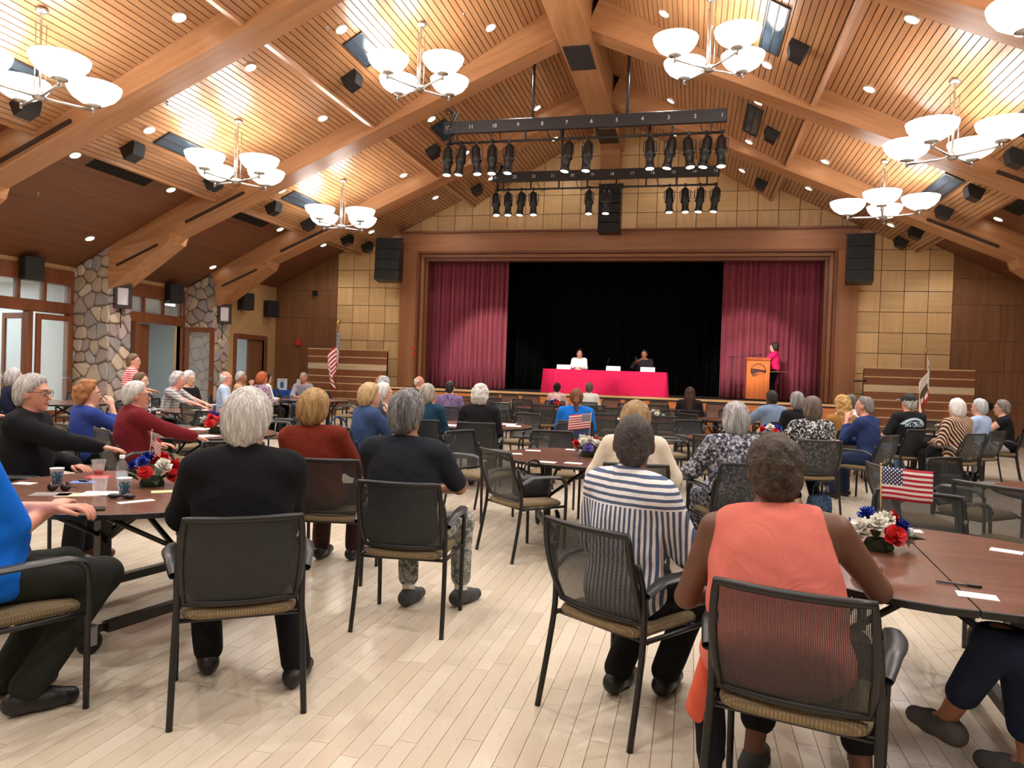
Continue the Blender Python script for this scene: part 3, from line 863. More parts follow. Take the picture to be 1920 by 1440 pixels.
for yc, nm in ((8.05, 'near'), (12.43, 'middle'), (16.75, 'far')):
    slot(-9.58, yc-.8, yc+.8, T2, .34, 'skylight', 'narrow dark glass skylight, lower left row, %s bay' % nm, M_DGLASS, 'skylight', group='slot skylights')
    slot(mir(-9.58), yc-.8, yc+.8, T2, .34, 'skylight', 'narrow dark glass skylight, lower right row, %s bay' % nm, M_DGLASS, 'skylight', group='slot skylights')
    slot(-5.85, yc-.8, yc+.1, T1, .34, 'skylight', 'narrow dark glass skylight, upper left row, %s bay' % nm, M_DGLASS, 'skylight', group='slot skylights')
    slot(mir(-5.85), yc-.8, yc+.8, T1, .30, 'skylight', 'narrow dark glass skylight, upper right row, %s bay' % nm, M_DGLASS, 'skylight', group='slot skylights')
    for x in (-11.12, mir(-11.12)):
        slot(x, yc-.8, yc+.75, T3, .36, 'ceiling_vent', 'black slot vent in the %s soffit, %s bay' % ('left' if x < CX else 'right', nm), M_GAP, 'vent', False, group='soffit slot vents')
spr = MB(); spr.lathe([(.035, 0), (.035, -.008), (.012, -.01), (.01, -.05), (.022, -.052), (.0, -.058)], 10, cap=False); sme = spr.mesh('fire_sprinkler', M_CHROME)
for (x, y, t), where in zip([(-8.9, 10.9, T2), (-7.0, 13.6, T2), (-12.3, 11.6, T3), (-12.1, 15.9, T3), (-4.3, 12.9, T1), (-6.0, 11.0, T1), (.1, 13.4, T1), (4.6, 13.6, T2), (-8.9, 8.9, T2)], ['left of the lower left chandelier', 'behind the lower left chandelier', 'in the dark soffit before the first pillar', 'in the dark soffit before the second pillar', 'right of the upper left chandelier', 'left of the upper left chandelier', 'above the upper right chandelier', 'beside the right chandelier', 'beside the cut left chandelier']):
    o = link('fire_sprinkler', sme, None, (x, y, tz(t, x)), label='small chrome fire sprinkler ' + where, cat='sprinkler', group='ceiling sprinklers')

# ------------------------------------------------------------------ stage lighting bars with their fixtures
def make_fixture():
    t = thing('stage_spotlight', 'x', 'spotlight', (0, 0, 0), 0, 'ellipsoidal stage spotlights')
    b = MB(); b.tube([(0, 0, 0), (0, 0, -.10)], .014, 6); b.box((-.03, -.03, -.03), (.03, .03, .04)); b.build('clamp', M_BLACK, t)
    b = MB(); b.tube([(-.13, 0, -.34), (-.13, 0, -.14), (0, 0, -.10), (.13, 0, -.14), (.13, 0, -.34)], .011, 6); b.build('yoke', M_DGREY, t)
    bd = MB(); bd.lathe([(.05, .30), (.075, .27), (.095, .22), (.10, .05), (.115, .0), (.115, -.06), (.085, -.09), (.085, -.25), (.10, -.27), (.10, -.33), (.088, -.33)], 14)
    body = bd.build('barrel', M_BLACK, t, (0, 0, -.36))
    l = MB(); l.lathe([(.084, -.333), (.05, -.340), (0, -.343)], 14, cap=False); l.build('lens', M_SPOTLENS, body)
    for a in (PI/4, 3*PI/4, 5*PI/4, 7*PI/4):
        h = MB(); h.tube([(.1*math.cos(a), .1*math.sin(a), -.03), (.17*math.cos(a), .17*math.sin(a), -.05)], .006, 5)
        h.build('shutter_handle', M_STEEL, body)
    return t
fx0 = make_fixture(); fx_n = 0
def bar(x0, x1, y, z, label, nums, stems, ztop, fixtures, right_end):
    global fx_n
    r = thing('lighting_bar', label, 'lighting bar', (0, y, z), 0, 'stage lighting bars')
    MB().bev((x0, -.05, -.16), (x1, .05, .10), .008).build('raceway', M_DGREY, r)
    b = MB(); b.tube([(x0+.1, .0, -.36), (x1-.05, 0, -.36)], .026, 8); b.build('pipe', M_BLACK, r)
    for k in range(8):
        xx = x0+.3+(x1-x0-.6)*k/7; MB().box((xx-.02, -.02, -.38), (xx+.02, .02, -.15)).build('bracket', M_BLACK, r)
    for sx in stems: MB().tube([(sx, 0, .05), (sx, 0, ztop-z)], .03, 8).build('hanger_pipe', M_DGREY, r)
    c = MB(); q = random.Random(int(y*10))
    for k in range(7): # coiled control cables at the left end
        a = q.random()*.1; c.tube([(x0+.05+a, .02*k-.06, .25), (x0+.02+a*1.5, .02*k-.06, .45-.05*k), (x0+.22+a, .02*k-.06, .3), (x0+.12, .02*k-.06, -.05), (x0+.1+a, 0, -.4)], .012, 5)
    c.build('cable', M_BLACK, r)
    n = len(nums)
    for k in range(n):
        xx = x0+.1+(x1-x0-.2)*k/(n-1)
        cu = bpy.data.curves.new('num', 'FONT'); cu.body = str(nums[k]); cu.size = .11; cu.align_x = 'CENTER'; cu.extrude = .002
        tmp = bpy.data.objects.new('num', cu); COL.objects.link(tmp)
        bpy.context.view_layer.update(); me = bpy.data.meshes.new_from_object(tmp); bpy.data.objects.remove(tmp); me.materials.clear(); me.materials.append(M_PAPER)
        link('number', me, r, (xx, -.056, -.07), (PI/2, 0, 0))
        if k % 2 == 0:
            p = MB(); p.tube([(xx+.1, -.02, -.16), (xx+.14, -.03, -.30), (xx+.22, -.02, -.42), (xx+.34, 0, -.38)], .009, 5); p.build('pigtail', M_BLACK, r)
    for i, (fx, tilt, yaw) in enumerate(fixtures):
        o = fx0 if fx_n == 0 else dup(fx0, (0, 0, 0))
        fx_n += 1
        o.location = (fx, y, z-.36); o.rotation_euler = (0, 0, math.radians(yaw))
        o['label'] = 'black stage spotlight number %s from the left on the %s bar' % (['one', 'two', 'three', 'four', 'five', 'six', 'seven', 'eight', 'nine', 'ten', 'eleven', 'twelve', 'thirteen'][i], right_end)
        bd = [c for c in o.children if c.name.startswith('barrel')][0]; bd.rotation_euler = (math.radians(tilt), math.radians(rng.uniform(-8, 8)), 0)
f1 = [ony for ony in (-5.35, -5.05, -4.7, -4.35, -3.98, -2.72, -2.3, -1.02, -.62, -.25, .08, .38)]
bar(-5.45, .47, 15.3, 6.78, 'front stage lighting bar with twelve spotlights', [12, 11, 10, 9, 8, 7, 6, 5, 4, 3, 2, 1], (-3.49, -1.51), 8.1, [(x, -6, rng.uniform(-25, 25)) for x in f1], 'front')
f2 = [-5.3, -4.97, -4.62, -4.28, -2.8, -2.35, -.75, -.36, .0, .37]
bar(-5.42, .46, 19.2, 6.74, 'rear stage lighting bar with ten spotlights near the stage', [24, 23, 22, 21, 20, 19, 18, 17, 16, 15, 14, 13], (-3.55, -1.3), 8.1, [(x, -6, rng.uniform(-25, 25)) for x in f2], 'rear')

# lamps of the stage spotlights (aimed at table, podium, curtains)
def aim(name, src, dst, w, size, col=(1, .93, .82), blend=.5, parent=None):
    d = bpy.data.lights.new(name, 'SPOT'); d.energy = w; d.spot_size = math.radians(size); d.spot_blend = blend; d.shadow_soft_size = .1; d.color = col
    o = bpy.data.objects.new(name, d); COL.objects.link(o); o.location = src
    v = Vector(dst)-Vector(src); o.rotation_euler = v.to_track_quat('-Z', 'Y').to_euler()
    return o
aim('spotlight_beam', (-2.3, 15.45, 5.95), (-3.2, 22.0, 1.5), W_STAGE*1.1, 22)
aim('spotlight_beam', (-1.02, 15.45, 5.95), (-1.2, 22.0, 1.5), W_STAGE*1.1, 22)
aim('spotlight_beam', (.38, 15.45, 5.95), (1.6, 22.0, 1.9), W_STAGE*.8, 17)
aim('spotlight_beam', (-5.05, 15.45, 5.95), (-6.2, 22.4, 1.9), W_STAGE*1.5, 24)
aim('spotlight_beam', (-.25, 15.45, 5.95), (1.5, 22.4, 2.0), W_STAGE*1.3, 24)

# ------------------------------------------------------------------ line arrays and wall speakers
def line_array(loc, rz, n, w, d, h, lean, label, wires):
    t = thing('line_array', label, 'speaker', loc, rz, 'hanging line array speakers')
    MB().box((-w/2-.04, -.08, .02), (w/2+.04, .08, .06)).build('flying_frame', M_BLACK, t)
    z = 0; y = 0
    for k in range(n):
        hh = h/n
        b = MB(); b.bev((-w/2, -d/2, -hh+.006), (w/2, d/2, -.002), .012)
        o = b.build('cabinet', M_BLACK, t, (0, y, z)); o.rotation_euler = (lean*(k+1)/n, 0, 0)
        MB().box((-w/2+.02, -d/2-.008, -hh+.025), (w/2-.02, -d/2+.002, -.02)).build('grille', M_GRILLE, o)
        z -= hh; y += hh*math.tan(lean*(k+1)/n)*1.0
    for (a, b) in wires: MB().tube([a, b], .006, 5).build('cable', M_STEEL, t)
line_array((-9.0, 20.75, 5.35), .12, 4, .74, .5, 1.25, -.10, 'black line array hanging left of the stage opening', [((-.3, 0, .05), (-.8, 0, .55)), ((.3, 0, .05), (1.5, -1.2, 1.6))])
line_array((4.08, 20.75, 5.34), -.12, 4, .64, .5, 1.24, -.10, 'black line array hanging right of the stage opening', [((-.2, 0, .05), (-1.3, -1.2, 2.0)), ((.25, 0, .05), (.75, -.6, .75))])
line_array((-2.46, 21.1, 6.88), 0, 5, .62, .5, 1.34, -.02, 'black line array hanging below the ridge above the stage', [((-.2, 0, .05), (-.5, -1.9, -.35)), ((.2, 0, .05), (.5, -1.9, -.35))])
ws = thing('wall_speaker', 'x', 'speaker', (0, 0, 0), 0, 'black speakers along the left wall')
MB().bev((0, -.2, -.26), (.3, .2, .26), .015).build('cabinet', M_BLACK, ws); MB().box((.295, -.18, -.24), (.308, .18, .24)).build('grille', M_GRILLE, ws); MB().box((-.06, -.05, -.05), (.02, .05, .05)).build('bracket', M_BLACKM, ws)
for i, (x, y, z, lab) in enumerate([(XL+.1, 13.2, 3.4, 'black wall speaker above the transom at the left'), (XL+.1, 17.75, 3.36, 'black wall speaker above the transom left of the second pillar'), (XL+.1, 15.6, 3.36, 'black wall speaker right beside the first stone pillar'), (XT+.06, 19.95, 3.38, 'left one of two black speakers on the tan wall'), (XT+.06, 21.35, 3.28, 'right one of two black speakers on the tan wall')]):
    o = ws if i == 0 else dup(ws, (0, 0, 0)); o.location = (x, y, z); o.rotation_euler = (0, 0, -.35); o['label'] = lab
# lantern sconces on the pillars
sc = thing('wall_lantern', 'x', 'wall lantern', (0, 0, 0), 0, 'framed lanterns on the stone pillars')
for a, b in [((0, -.2, -.28), (.2, .2, -.2)), ((0, -.2, .2), (.2, .2, .28)), ((0, -.2, -.2), (.2, -.12, .2)), ((0, .12, -.2), (.2, .2, .2))]: MB().bev(a, b, .006).build('frame_bar', plain('dark_bronze', (44, 28, 24), .5), sc)
MB().box((.03, -.12, -.2), (.17, .12, .2)).build('frosted_pane', plain('frosted_glass', (206, 202, 208), .5), sc); MB().tube([(.02, 0, -.28), (.02, 0, -.75)], .014, 6).build('conduit', M_BLACKM, sc)
for i, (x, y, z, lab) in enumerate([(-13.26, 14.85, 2.98, 'framed lantern on the first stone pillar'), (-13.35, 18.87, 2.9, 'framed lantern on the second stone pillar')]):
    o = sc if i == 0 else dup(sc, (0, 0, 0)); o.location = (x, y, z); o.rotation_euler = (0, 0, -.6); o['label'] = lab
# ------------------------------------------------------------------ armchair
def smooth_path(pts, n=4):
    """Catmull-Rom through the points"""
    P = [Vector(p) for p in pts]; out = []
    for i in range(len(P)-1):
        p0 = P[max(i-1, 0)]; p1 = P[i]; p2 = P[i+1]; p3 = P[min(i+2, len(P)-1)]
        for k in range(n):
            t = k/n
            out.append(.5*((2*p1)+(p2-p0)*t+(2*p0-5*p1+4*p2-p3)*t*t+(3*p1-p0-3*p2+p3)*t**3))
    out.append(P[-1]); return out
def back_pt(u, v):
    """backrest surface: u across -1..1, v up 0..1"""
    w = .228 + .012*math.sin(v*PI)
    lean = -.185 - .11*v - .025*math.sin(v*PI*.9)
    return (u*w, lean - .035*(1-u*u), .485 + .375*v)
def make_chair():
    t = thing('armchair', 'x', 'chair', (0, 0, 0), 0)
    for s in (-1, 1):
        mb = MB(); mb.tube(smooth_path([(s*.262, .235, 0), (s*.264, .232, .30), (s*.270, .228, .56), (s*.274, .20, .635), (s*.276, .12, .655)], 3), .0135, 8)
        mb.build('leg', M_CHAIR, t)
        mb = MB(); mb.tube(smooth_path([(s*.264, -.285, 0), (s*.258, -.235, .25), (s*.252, -.205, .46), (s*.250, -.215, .62), (s*.240, -.245, .74)], 3), .0135, 8)
        mb.build('leg', M_CHAIR, t)
        mb = MB()
        def arm(u, v, s=s):
            a = 2*PI*u; y = .225 - .44*v
            w = .024 + .012*math.sin(v*PI); h = .015
            return (s*(.262+.026*math.sin(v*PI)) + w*math.cos(a), y, .655 + .012*math.sin(v*PI) - .07*max(0, v-.8)/.2*.6 - .06*max(0, .12-v)/.12 + h*math.sin(a))
        mb.grid(arm, 8, 10); mb.build('armrest', M_ARM, t)
        mb = MB(); mb.tube([(s*.262, .225, .415), (s*.248, -.205, .415)], .011, 6); mb.build('side_rail', M_CHAIR, t)
    for y in (.17, -.17):
        mb = MB(); mb.tube([(-.25, y, .41), (.25, y, .41)], .011, 6); mb.build('cross_rail', M_CHAIR, t)
    # seat pad with a rounded edge
    mb = MB()
    def se(u, v):
        a = 2*PI*u; c, s_ = math.cos(a), math.sin(a); p = .28
        x = math.copysign(abs(c)**p, c); y = math.copysign(abs(s_)**p, s_)
        R = [(.0, .47), (.55, .472), (.88, .468), (.97, .458), (1.0, .445), (.985, .428), (.93, .42), (.0, .42)]
        k = v*7; i = min(int(k), 6); f = k-i; r = R[i][0]+(R[i+1][0]-R[i][0])*f; z = R[i][1]+(R[i+1][1]-R[i][1])*f
        return (x*r*.236, .01 + y*r*.235, z - .012*max(0, y*r)**3)
    mb.grid(se, 28, 7); mb.build('seat', M_SEAT, t)
    # net back and its frame
    mb = MB(); mb.grid(lambda u, v: back_pt(u*2-1, v), 10, 8); mb.build('backrest', M_NET, t)
    loop = []
    for k in range(11): loop.append(back_pt(-1+2*k/10, 0))
    for k in range(1, 9): loop.append(back_pt(1, k/9))
    for k in range(11): loop.append(back_pt(1-2*k/10, 1))
    for k in range(1, 9): loop.append(back_pt(-1, 1-k/9))
    for i in (0, 10, 19, 29): # ease the corners
        pass
    mb = MB(); mb.tube(loop, .015, 6, closed=True); mb.build('back_frame', M_CHAIR, t)
    return t
chair0 = make_chair(); chair0_free = True
def chair(x, y, hd, label, group='black net-back armchairs'):
    global chair0_free
    if chair0_free: c = chair0; chair0_free = False
    else: c = dup(chair0, (0, 0, 0))
    c.location = (x, y, 0); c.rotation_euler = (0, 0, head2rz(hd)); c['label'] = label; c['group'] = group
    return c

# ------------------------------------------------------------------ round folding table on castors
def make_table(R=.78):
    t = thing('round_table', 'x', 'table', (0, 0, 0), 0, 'round folding tables')
    for s in (-1, 1):
        n = 22; pts = []
        for k in range(n+1):
            a = -PI/2 + PI*k/n
            pts.append((R*math.cos(a), R*math.sin(a)))
        # ease the corner where the two leaves meet
        pts = [(.003, -R+.012)] + [(max(p[0], .02), p[1]) for p in pts[1:-1]] + [(.003, R-.012)]
        if s < 0: pts = [(-p[0], p[1]) for p in pts][::-1]
        mb = MB(); N = len(pts)
        ins = [(p[0]*(1-.006/R), p[1]*(1-.006/R)) for p in pts]
        vs = [(p[0], p[1], .712) for p in pts]+[(p[0], p[1], .737) for p in pts]+[(p[0], p[1], .740) for p in ins]
        mb.add(vs, [tuple(range(N))[::-1]], 1); mb.f += [(i, (i+1) % N, N+(i+1) % N, N+i) for i in range(N)]; mb.mi += [1]*N; mb.sm += [False]*N
        mb.f += [(N+i, N+(i+1) % N, 2*N+(i+1) % N, 2*N+i) for i in range(N)]; mb.mi += [1]*N; mb.sm += [False]*N
        mb.f.append(tuple(range(2*N, 3*N))); mb.mi.append(0); mb.sm.append(False)
        mb.build('table_leaf', [M_TABLE, M_BLACK], t)
        x = s*.34
        mb = MB(); mb.box((x-.025, -.46, .09), (x+.025, .46, .14)); mb.build('floor_beam', M_BLACKM, t)
        mb = MB(); mb.box((x-.03, -.035, .12), (x+.03, .035, .69)); mb.build('post', M_BLACKM, t)
        mb = MB(); mb.box((x-.02, -.55, .68), (x+.02, .55, .712)); mb.build('top_rail', M_BLACKM, t)
        mb = MB(); mb.tube([(x, 0, .36), (-x*.35, 0, .69)], .016, 6); mb.build('brace', M_BLACKM, t)
        mb = MB(); mb.tube([(x, -.03, .42), (x, -.48, .69)], .014, 6); mb.build('brace', M_BLACKM, t)
        mb = MB(); mb.tube([(x, .03, .42), (x, .48, .69)], .014, 6); mb.build('brace', M_BLACKM, t)
        for e in (-1, 1):
            mb = MB(); arc = [(x, e*.44, .115)] + [(x, e*(.52+.11*math.sin(a)), .115+.0+.105-.105*math.cos(a)) for a in [PI*k/8 for k in range(1, 9)]]
            mb.tube(arc, .02, 6, flat=1.0); g = mb.build('castor_guard', M_BLACKM, t)
            mb = MB(); mb.lathe([(.0, -.018), (.052, -.018), (.06, -.01), (.06, .01), (.052, .018), (0, .018)], 16, (x, e*.54, .06), ax='x', cap=False)
            w = mb.build('castor', M_RUBBER, t)
            mb = MB(); mb.box((x-.03, e*.54-.018, .05), (x-.022, e*.54+.018, .15)); mb.box((x+.022, e*.54-.018, .05), (x+.03, e*.54+.018, .15)); mb.box((x-.03, e*.54-.02, .14), (x+.03, e*.54+.02, .15))
            mb.build('fork', M_STEEL, w)
    return t
table0 = make_table(); table0_free = True
def table(x, y, rz, label, s=1.0):
    global table0_free
    if table0_free: c = table0; table0_free = False
    else: c = dup(table0, (0, 0, 0))
    c.location = (x, y, 0); c.rotation_euler = (0, 0, math.radians(rz)); c['label'] = label; c.scale = (s, s, 1)
    return c
table(-3.15, 3.75, -12, 'round walnut table at the left holding paper cups and a flower flag bouquet', 1.06)
table(1.04, 3.6, -4, 'round walnut table at the lower right with a pen and a flag bouquet')
table(-.95, 6.83, 20, 'round walnut table in the centre with white flowers and a flag')
table(-5.16, 7.0, 10, 'round table with a red bouquet behind the white haired black suit')
table(-7.3, 10.2, 0, 'round table in front of the plaid shirt near the stone pillar')
table(-2.95, 10.1, 15, 'round table in front of the black cardigan and teal top')
table(.7, 10.0, -10, 'round table with a red white and blue bouquet beside the patterned top')
table(-.95, 13.5, 0, 'round table with four empty chairs in the middle of the hall')
table(3.05, 6.3, 30, 'round table at the right edge behind the lower right chairs')
table(3.95, 13.7, 20, 'round table in front of the black cap and the striped sweater')
table(-10.3, 10.3, 40, 'round table at the far left near the glazed doors')
table(-5.1, 13.7, 0, 'round table left of the centre aisle near the auburn head')
table(-3.05, 16.1, 0, 'round table with a small bouquet near the front row')
table(-8.2, 15.0, 0, 'round table near the tan wall with several people')
table(.75, 14.8, 25, 'round table with a pale bouquet behind the grey bob')
table(2.15, 13.5, 0, 'round table ahead of the white shirt')

# row of long tables in front of the stage
lt = thing('long_table', 'x', 'table', (0, 0, 0), 0, 'long tables in the front row')
MB().bev((-.91, -.30, .712), (.91, .30, .74), .004).build('table_top', [M_TABLE], lt)
for sx in (-1, 1):
    for sy in (-1, 1):
        MB().tube([(sx*.8, sy*.22, 0), (sx*.8, sy*.22, .712)], .016, 6).build('leg', M_BLACKM, lt)
    MB().tube([(sx*.8, -.22, .12), (sx*.8, .22, .12)], .014, 6).build('stretcher', M_BLACKM, lt)
for i, (x, lab) in enumerate([(-4.85, 'long front-row table farthest left'), (-3.0, 'second long front-row table from the left'), (-1.15, 'third long front-row table from the left'), (.7, 'long front-row table farthest right')]):
    o = lt if i == 0 else dup(lt, (0, 0, 0)); o.location = (x, 18.75, 0); o['label'] = lab

# empty chairs
EMPTY = [
 (-1.33, 6.0, 42, 'empty armchair at the near left of the centre table, bag on its seat'),
 (-2.09, 7.32, 113, 'empty grey armchair at the far left of the centre table'),
 (-1.42, 7.78, 165, 'empty armchair facing the camera across the centre table'),
 (-2.6, 11.05, 200, 'empty armchair facing the camera beyond the black cardigan'),
 (-1.92, 9.75, -75, 'empty armchair turned left beside the blue top'),
 (-1.45, 12.68, 0, 'left near chair of the empty round table'),
 (-.46, 12.71, 0, 'right near chair of the empty round table'),
 (-1.47, 14.4, 180, 'left far chair of the empty round table'),
 (-.47, 14.45, 180, 'right far chair of the empty round table'),
 (-.3, 10.35, 80, 'empty armchair seen side on left of the red bouquet table'),
 (.1, 11.3, 150, 'empty armchair beyond the red bouquet table'),
 (.35, 8.85, 20, 'empty armchair tucked at the near side of the red bouquet table'),
 (1.25, 4.55, 195, 'empty armchair facing the camera across the lower right table'),
 (2.15, 5.7, 48, 'empty armchair at the right edge, back towards the camera'),
 (2.4, 7.1, 140, 'empty armchair facing the camera behind the right edge table'),
 (1.75, 6.45, 85, 'empty armchair seen edge on beside the right edge table'),
 (3.7, 7.4, 200, 'armchair at the right edge beyond the right edge table'),
 (-3.7, 15.0, 25, 'empty armchair left of the small bouquet table'),
 (-2.95, 15.1, 0, 'empty armchair before the small bouquet table'),
 (-4.05, 15.75, 70, 'armchair holding a white bag near the front row'),
 (-2.15, 15.6, -50, 'empty armchair right of the small bouquet table'),
 (-6.7, 9.25, 20, 'empty armchair near the plaid shirt, back towards the camera'),
 (-6.15, 8.0, 200, 'empty armchair across the red bouquet table from the maroon shirt'),
 (-5.95, 9.9, -110, 'empty armchair right of the plaid shirt table'),
 (-10.9, 11.2, 150, 'grey empty armchair beyond the far left table'),
 (-9.9, 11.35, 185, 'second grey armchair beyond the far left table'),
 (-10.35, 17.6, 60, 'empty armchair in front of the stage stair wall'),
 (-8.9, 17.2, 20, 'empty armchair between the flag and the curtain'),
 (-7.6, 16.2, 200, 'empty armchair across the table near the tan wall'),
 (-7.2, 14.7, -100, 'empty armchair at the right of the table near the tan wall'),
 (-4.15, 14.3, -120, 'empty armchair right of the purple patterned top'),
 (-4.05, 11.2, 160, 'empty armchair facing the camera behind the teal top'),
 (1.55, 15.5, -140, 'empty armchair beyond the pale bouquet'),
 (.1, 13.85, 40, 'empty armchair left of the pale bouquet table'),
 (.8, 16.05, 180, 'empty armchair behind the pale bouquet table'),
 (3.0, 14.4, 110, 'empty armchair before the stair wall on the right'),
 (2.9, 13.0, -90, 'empty armchair left of the black cap'),
 (4.3, 14.8, 190, 'empty armchair facing the camera near the white flag'),
 (-3.4, 4.95, 150, 'empty armchair across the left table behind the flag bouquet'),
]
for x, lab in [(-5.45, 'first'), (-4.9, 'second'), (-4.3, 'third'), (-3.6, 'fourth'), (-2.85, 'fifth'), (-2.1, 'sixth'), (-1.5, 'seventh'), (-.85, 'eighth'), (-.1, 'ninth'), (.6, 'tenth')]:
    EMPTY.append((x, 19.55, 180, '%s chair from the left behind the front row tables' % lab))
for x, lab in [(-5.5, 'first'), (-4.75, 'second'), (-4.0, 'third'), (-1.45, 'fourth'), (-.75, 'fifth'), (.95, 'last')]:
    EMPTY.append((x, 17.75, 0, '%s empty chair on the near side of the front row tables' % lab))
for e in EMPTY: chair(*e)
# ------------------------------------------------------------------ people: implicit surfaces meshed with surface nets
V3 = lambda *a: np.array(a, float)
def rotm(yaw=0, pitch=0, roll=0):
    cy, sy = math.cos(yaw), math.sin(yaw); cp, sp = math.cos(pitch), math.sin(pitch); cr, sr = math.cos(roll), math.sin(roll)
    Rz = np.array([[cy, -sy, 0], [sy, cy, 0], [0, 0, 1]]); Rx = np.array([[1, 0, 0], [0, cp, -sp], [0, sp, cp]]); Ry = np.array([[cr, 0, sr], [0, 1, 0], [-sr, 0, cr]])
    return Rz @ Rx @ Ry
def wob(x, y, z, f, s=0.0):
    return (np.sin(x*f+1.3*np.sin(y*f*.7+s)+s) + np.sin(y*f*1.1+1.7*np.sin(z*f*.6+s*2)) + np.sin(z*f*.9+1.1*np.sin(x*f*.8-s)))/3
class Field:
    """prims: ('c', p0, r0, p1, r1, k) round cone | ('e', centre, radii, R, k) ellipsoid ; cuts: f(x,y,z)->keep where <0"""
    def __init__(s, vox): s.P = []; s.cuts = []; s.vox = vox; s.disp = None; s.subs = []
    def cone(s, a, ra, b, rb, k=.03): s.P.append(('c', np.array(a, float), ra, np.array(b, float), rb, k)); return s
    def ell(s, c, r, R=None, k=.03): s.P.append(('e', np.array(c, float), np.array(r, float), np.eye(3) if R is None else R, k)); return s
    def mesh(s):
        lo = np.full(3, 1e9); hi = -lo
        bb = []
        for p in s.P:
            if p[0] == 'c': a = np.minimum(p[1]-p[2], p[3]-p[4]); b = np.maximum(p[1]+p[2], p[3]+p[4])
            else:
                e = np.sqrt(((p[3]*p[2])**2).sum(1)); a = p[1]-e; b = p[1]+e
            bb.append((a, b)); lo = np.minimum(lo, a); hi = np.maximum(hi, b)
        v = s.vox; lo -= 3*v+.02; hi += 3*v+.02
        n = np.ceil((hi-lo)/v).astype(int)+1
        D = np.full(n, .5, np.float32)
        ax = [lo[i]+v*np.arange(n[i]) for i in range(3)]
        for p, (a, b) in zip(s.P, bb):
            m = p[-1]+.03+2*v
            i0 = np.maximum(((a-m-lo)/v).astype(int), 0); i1 = np.minimum(((b+m-lo)/v).astype(int)+2, n)
            X = ax[0][i0[0]:i1[0], None, None]; Y = ax[1][None, i0[1]:i1[1], None]; Z = ax[2][None, None, i0[2]:i1[2]]
            if p[0] == 'c':
                A, ra, B, rb = p[1], p[2], p[3], p[4]; d = B-A; L2 = max(d@d, 1e-9)
                t = np.clip(((X-A[0])*d[0]+(Y-A[1])*d[1]+(Z-A[2])*d[2])/L2, 0, 1)
                q = np.sqrt((X-A[0]-d[0]*t)**2+(Y-A[1]-d[1]*t)**2+(Z-A[2]-d[2]*t)**2) - (ra+(rb-ra)*t)
            else:
                c, r, R = p[1], p[2], p[3]; x = X-c[0]; y = Y-c[1]; z = Z-c[2]
                l = [(R[0, i]*x+R[1, i]*y+R[2, i]*z)/r[i] for i in range(3)]
                k0 = np.sqrt(l[0]**2+l[1]**2+l[2]**2); k1 = np.sqrt((l[0]/r[0])**2+(l[1]/r[1])**2+(l[2]/r[2])**2)
                q = k0*(k0-1)/np.maximum(k1, 1e-6)
            S = D[i0[0]:i1[0], i0[1]:i1[1], i0[2]:i1[2]]; k = p[-1]
            h = np.clip(.5+.5*(S-q)/k, 0, 1)
            D[i0[0]:i1[0], i0[1]:i1[1], i0[2]:i1[2]] = S+(q-S)*h-k*h*(1-h)
        X = ax[0][:, None, None]; Y = ax[1][None, :, None]; Z = ax[2][None, None, :]
        if s.disp is not None:
            near = np.abs(D) < .06
            if near.any(): D = np.where(near, D + s.disp(X, Y, Z), D)
        for c in s.cuts: D = np.maximum(D, c(X, Y, Z))
        D[0] = D[-1] = .5; D[:, 0] = D[:, -1] = .5; D[:, :, 0] = D[:, :, -1] = .5
        return nets(D, lo, v)
def nets(D, lo, v):
    S = D < 0; n = np.array(D.shape)
    c = [(i, j, k) for i in (0, 1) for j in (0, 1) for k in (0, 1)]
    sl = lambda A, o: A[o[0]:A.shape[0]-1+o[0], o[1]:A.shape[1]-1+o[1], o[2]:A.shape[2]-1+o[2]]
    cnt = sum(sl(S, o).astype(np.int8) for o in c)
    act = (cnt > 0) & (cnt < 8); idx = np.full(act.shape, -1, np.int64); I = np.argwhere(act); idx[act] = np.arange(len(I))
    pos = np.zeros((len(I), 3)); w = np.zeros(len(I))
    dv = {o: D[I[:, 0]+o[0], I[:, 1]+o[1], I[:, 2]+o[2]] for o in c}
    for a in c:
        for axis in range(3):
            if a[axis]: continue
            b = list(a); b[axis] = 1; b = tuple(b); da, db = dv[a], dv[b]
            m = (da < 0) != (db < 0)
            t = np.where(m, da/np.where(m, da-db, 1), 0)
            e = np.array(a, float)[None, :].repeat(len(I), 0); e[:, axis] = t
            pos += e*m[:, None]; w += m
    pos = lo + v*(I+pos/np.maximum(w, 1)[:, None])
    F = []
    for axis in range(3):
        u, q = (axis+1) % 3, (axis+2) % 3
        s0 = [slice(None)]*3; s1 = [slice(None)]*3; s0[axis] = slice(0, -1); s1[axis] = slice(1, None)
        A = S[tuple(s0)]; B = S[tuple(s1)]
        E = np.argwhere(A != B)
        E = E[(E[:, u] > 0) & (E[:, q] > 0) & (E[:, u] < n[u]-1) & (E[:, q] < n[q]-1)]
        if not len(E): continue
        def cell(du, dq):
            X = E.copy(); X[:, u] += du; X[:, q] += dq; return idx[X[:, 0], X[:, 1], X[:, 2]]
        quad = np.stack([cell(-1, -1), cell(0, -1), cell(0, 0), cell(-1, 0)], 1)
        fl = ~A[E[:, 0], E[:, 1], E[:, 2]]
        quad[fl] = quad[fl][:, ::-1]
        F.append(quad)
    F = np.concatenate(F) if F else np.zeros((0, 4), int)
    F = F[(F >= 0).all(1)]
    return pos, F
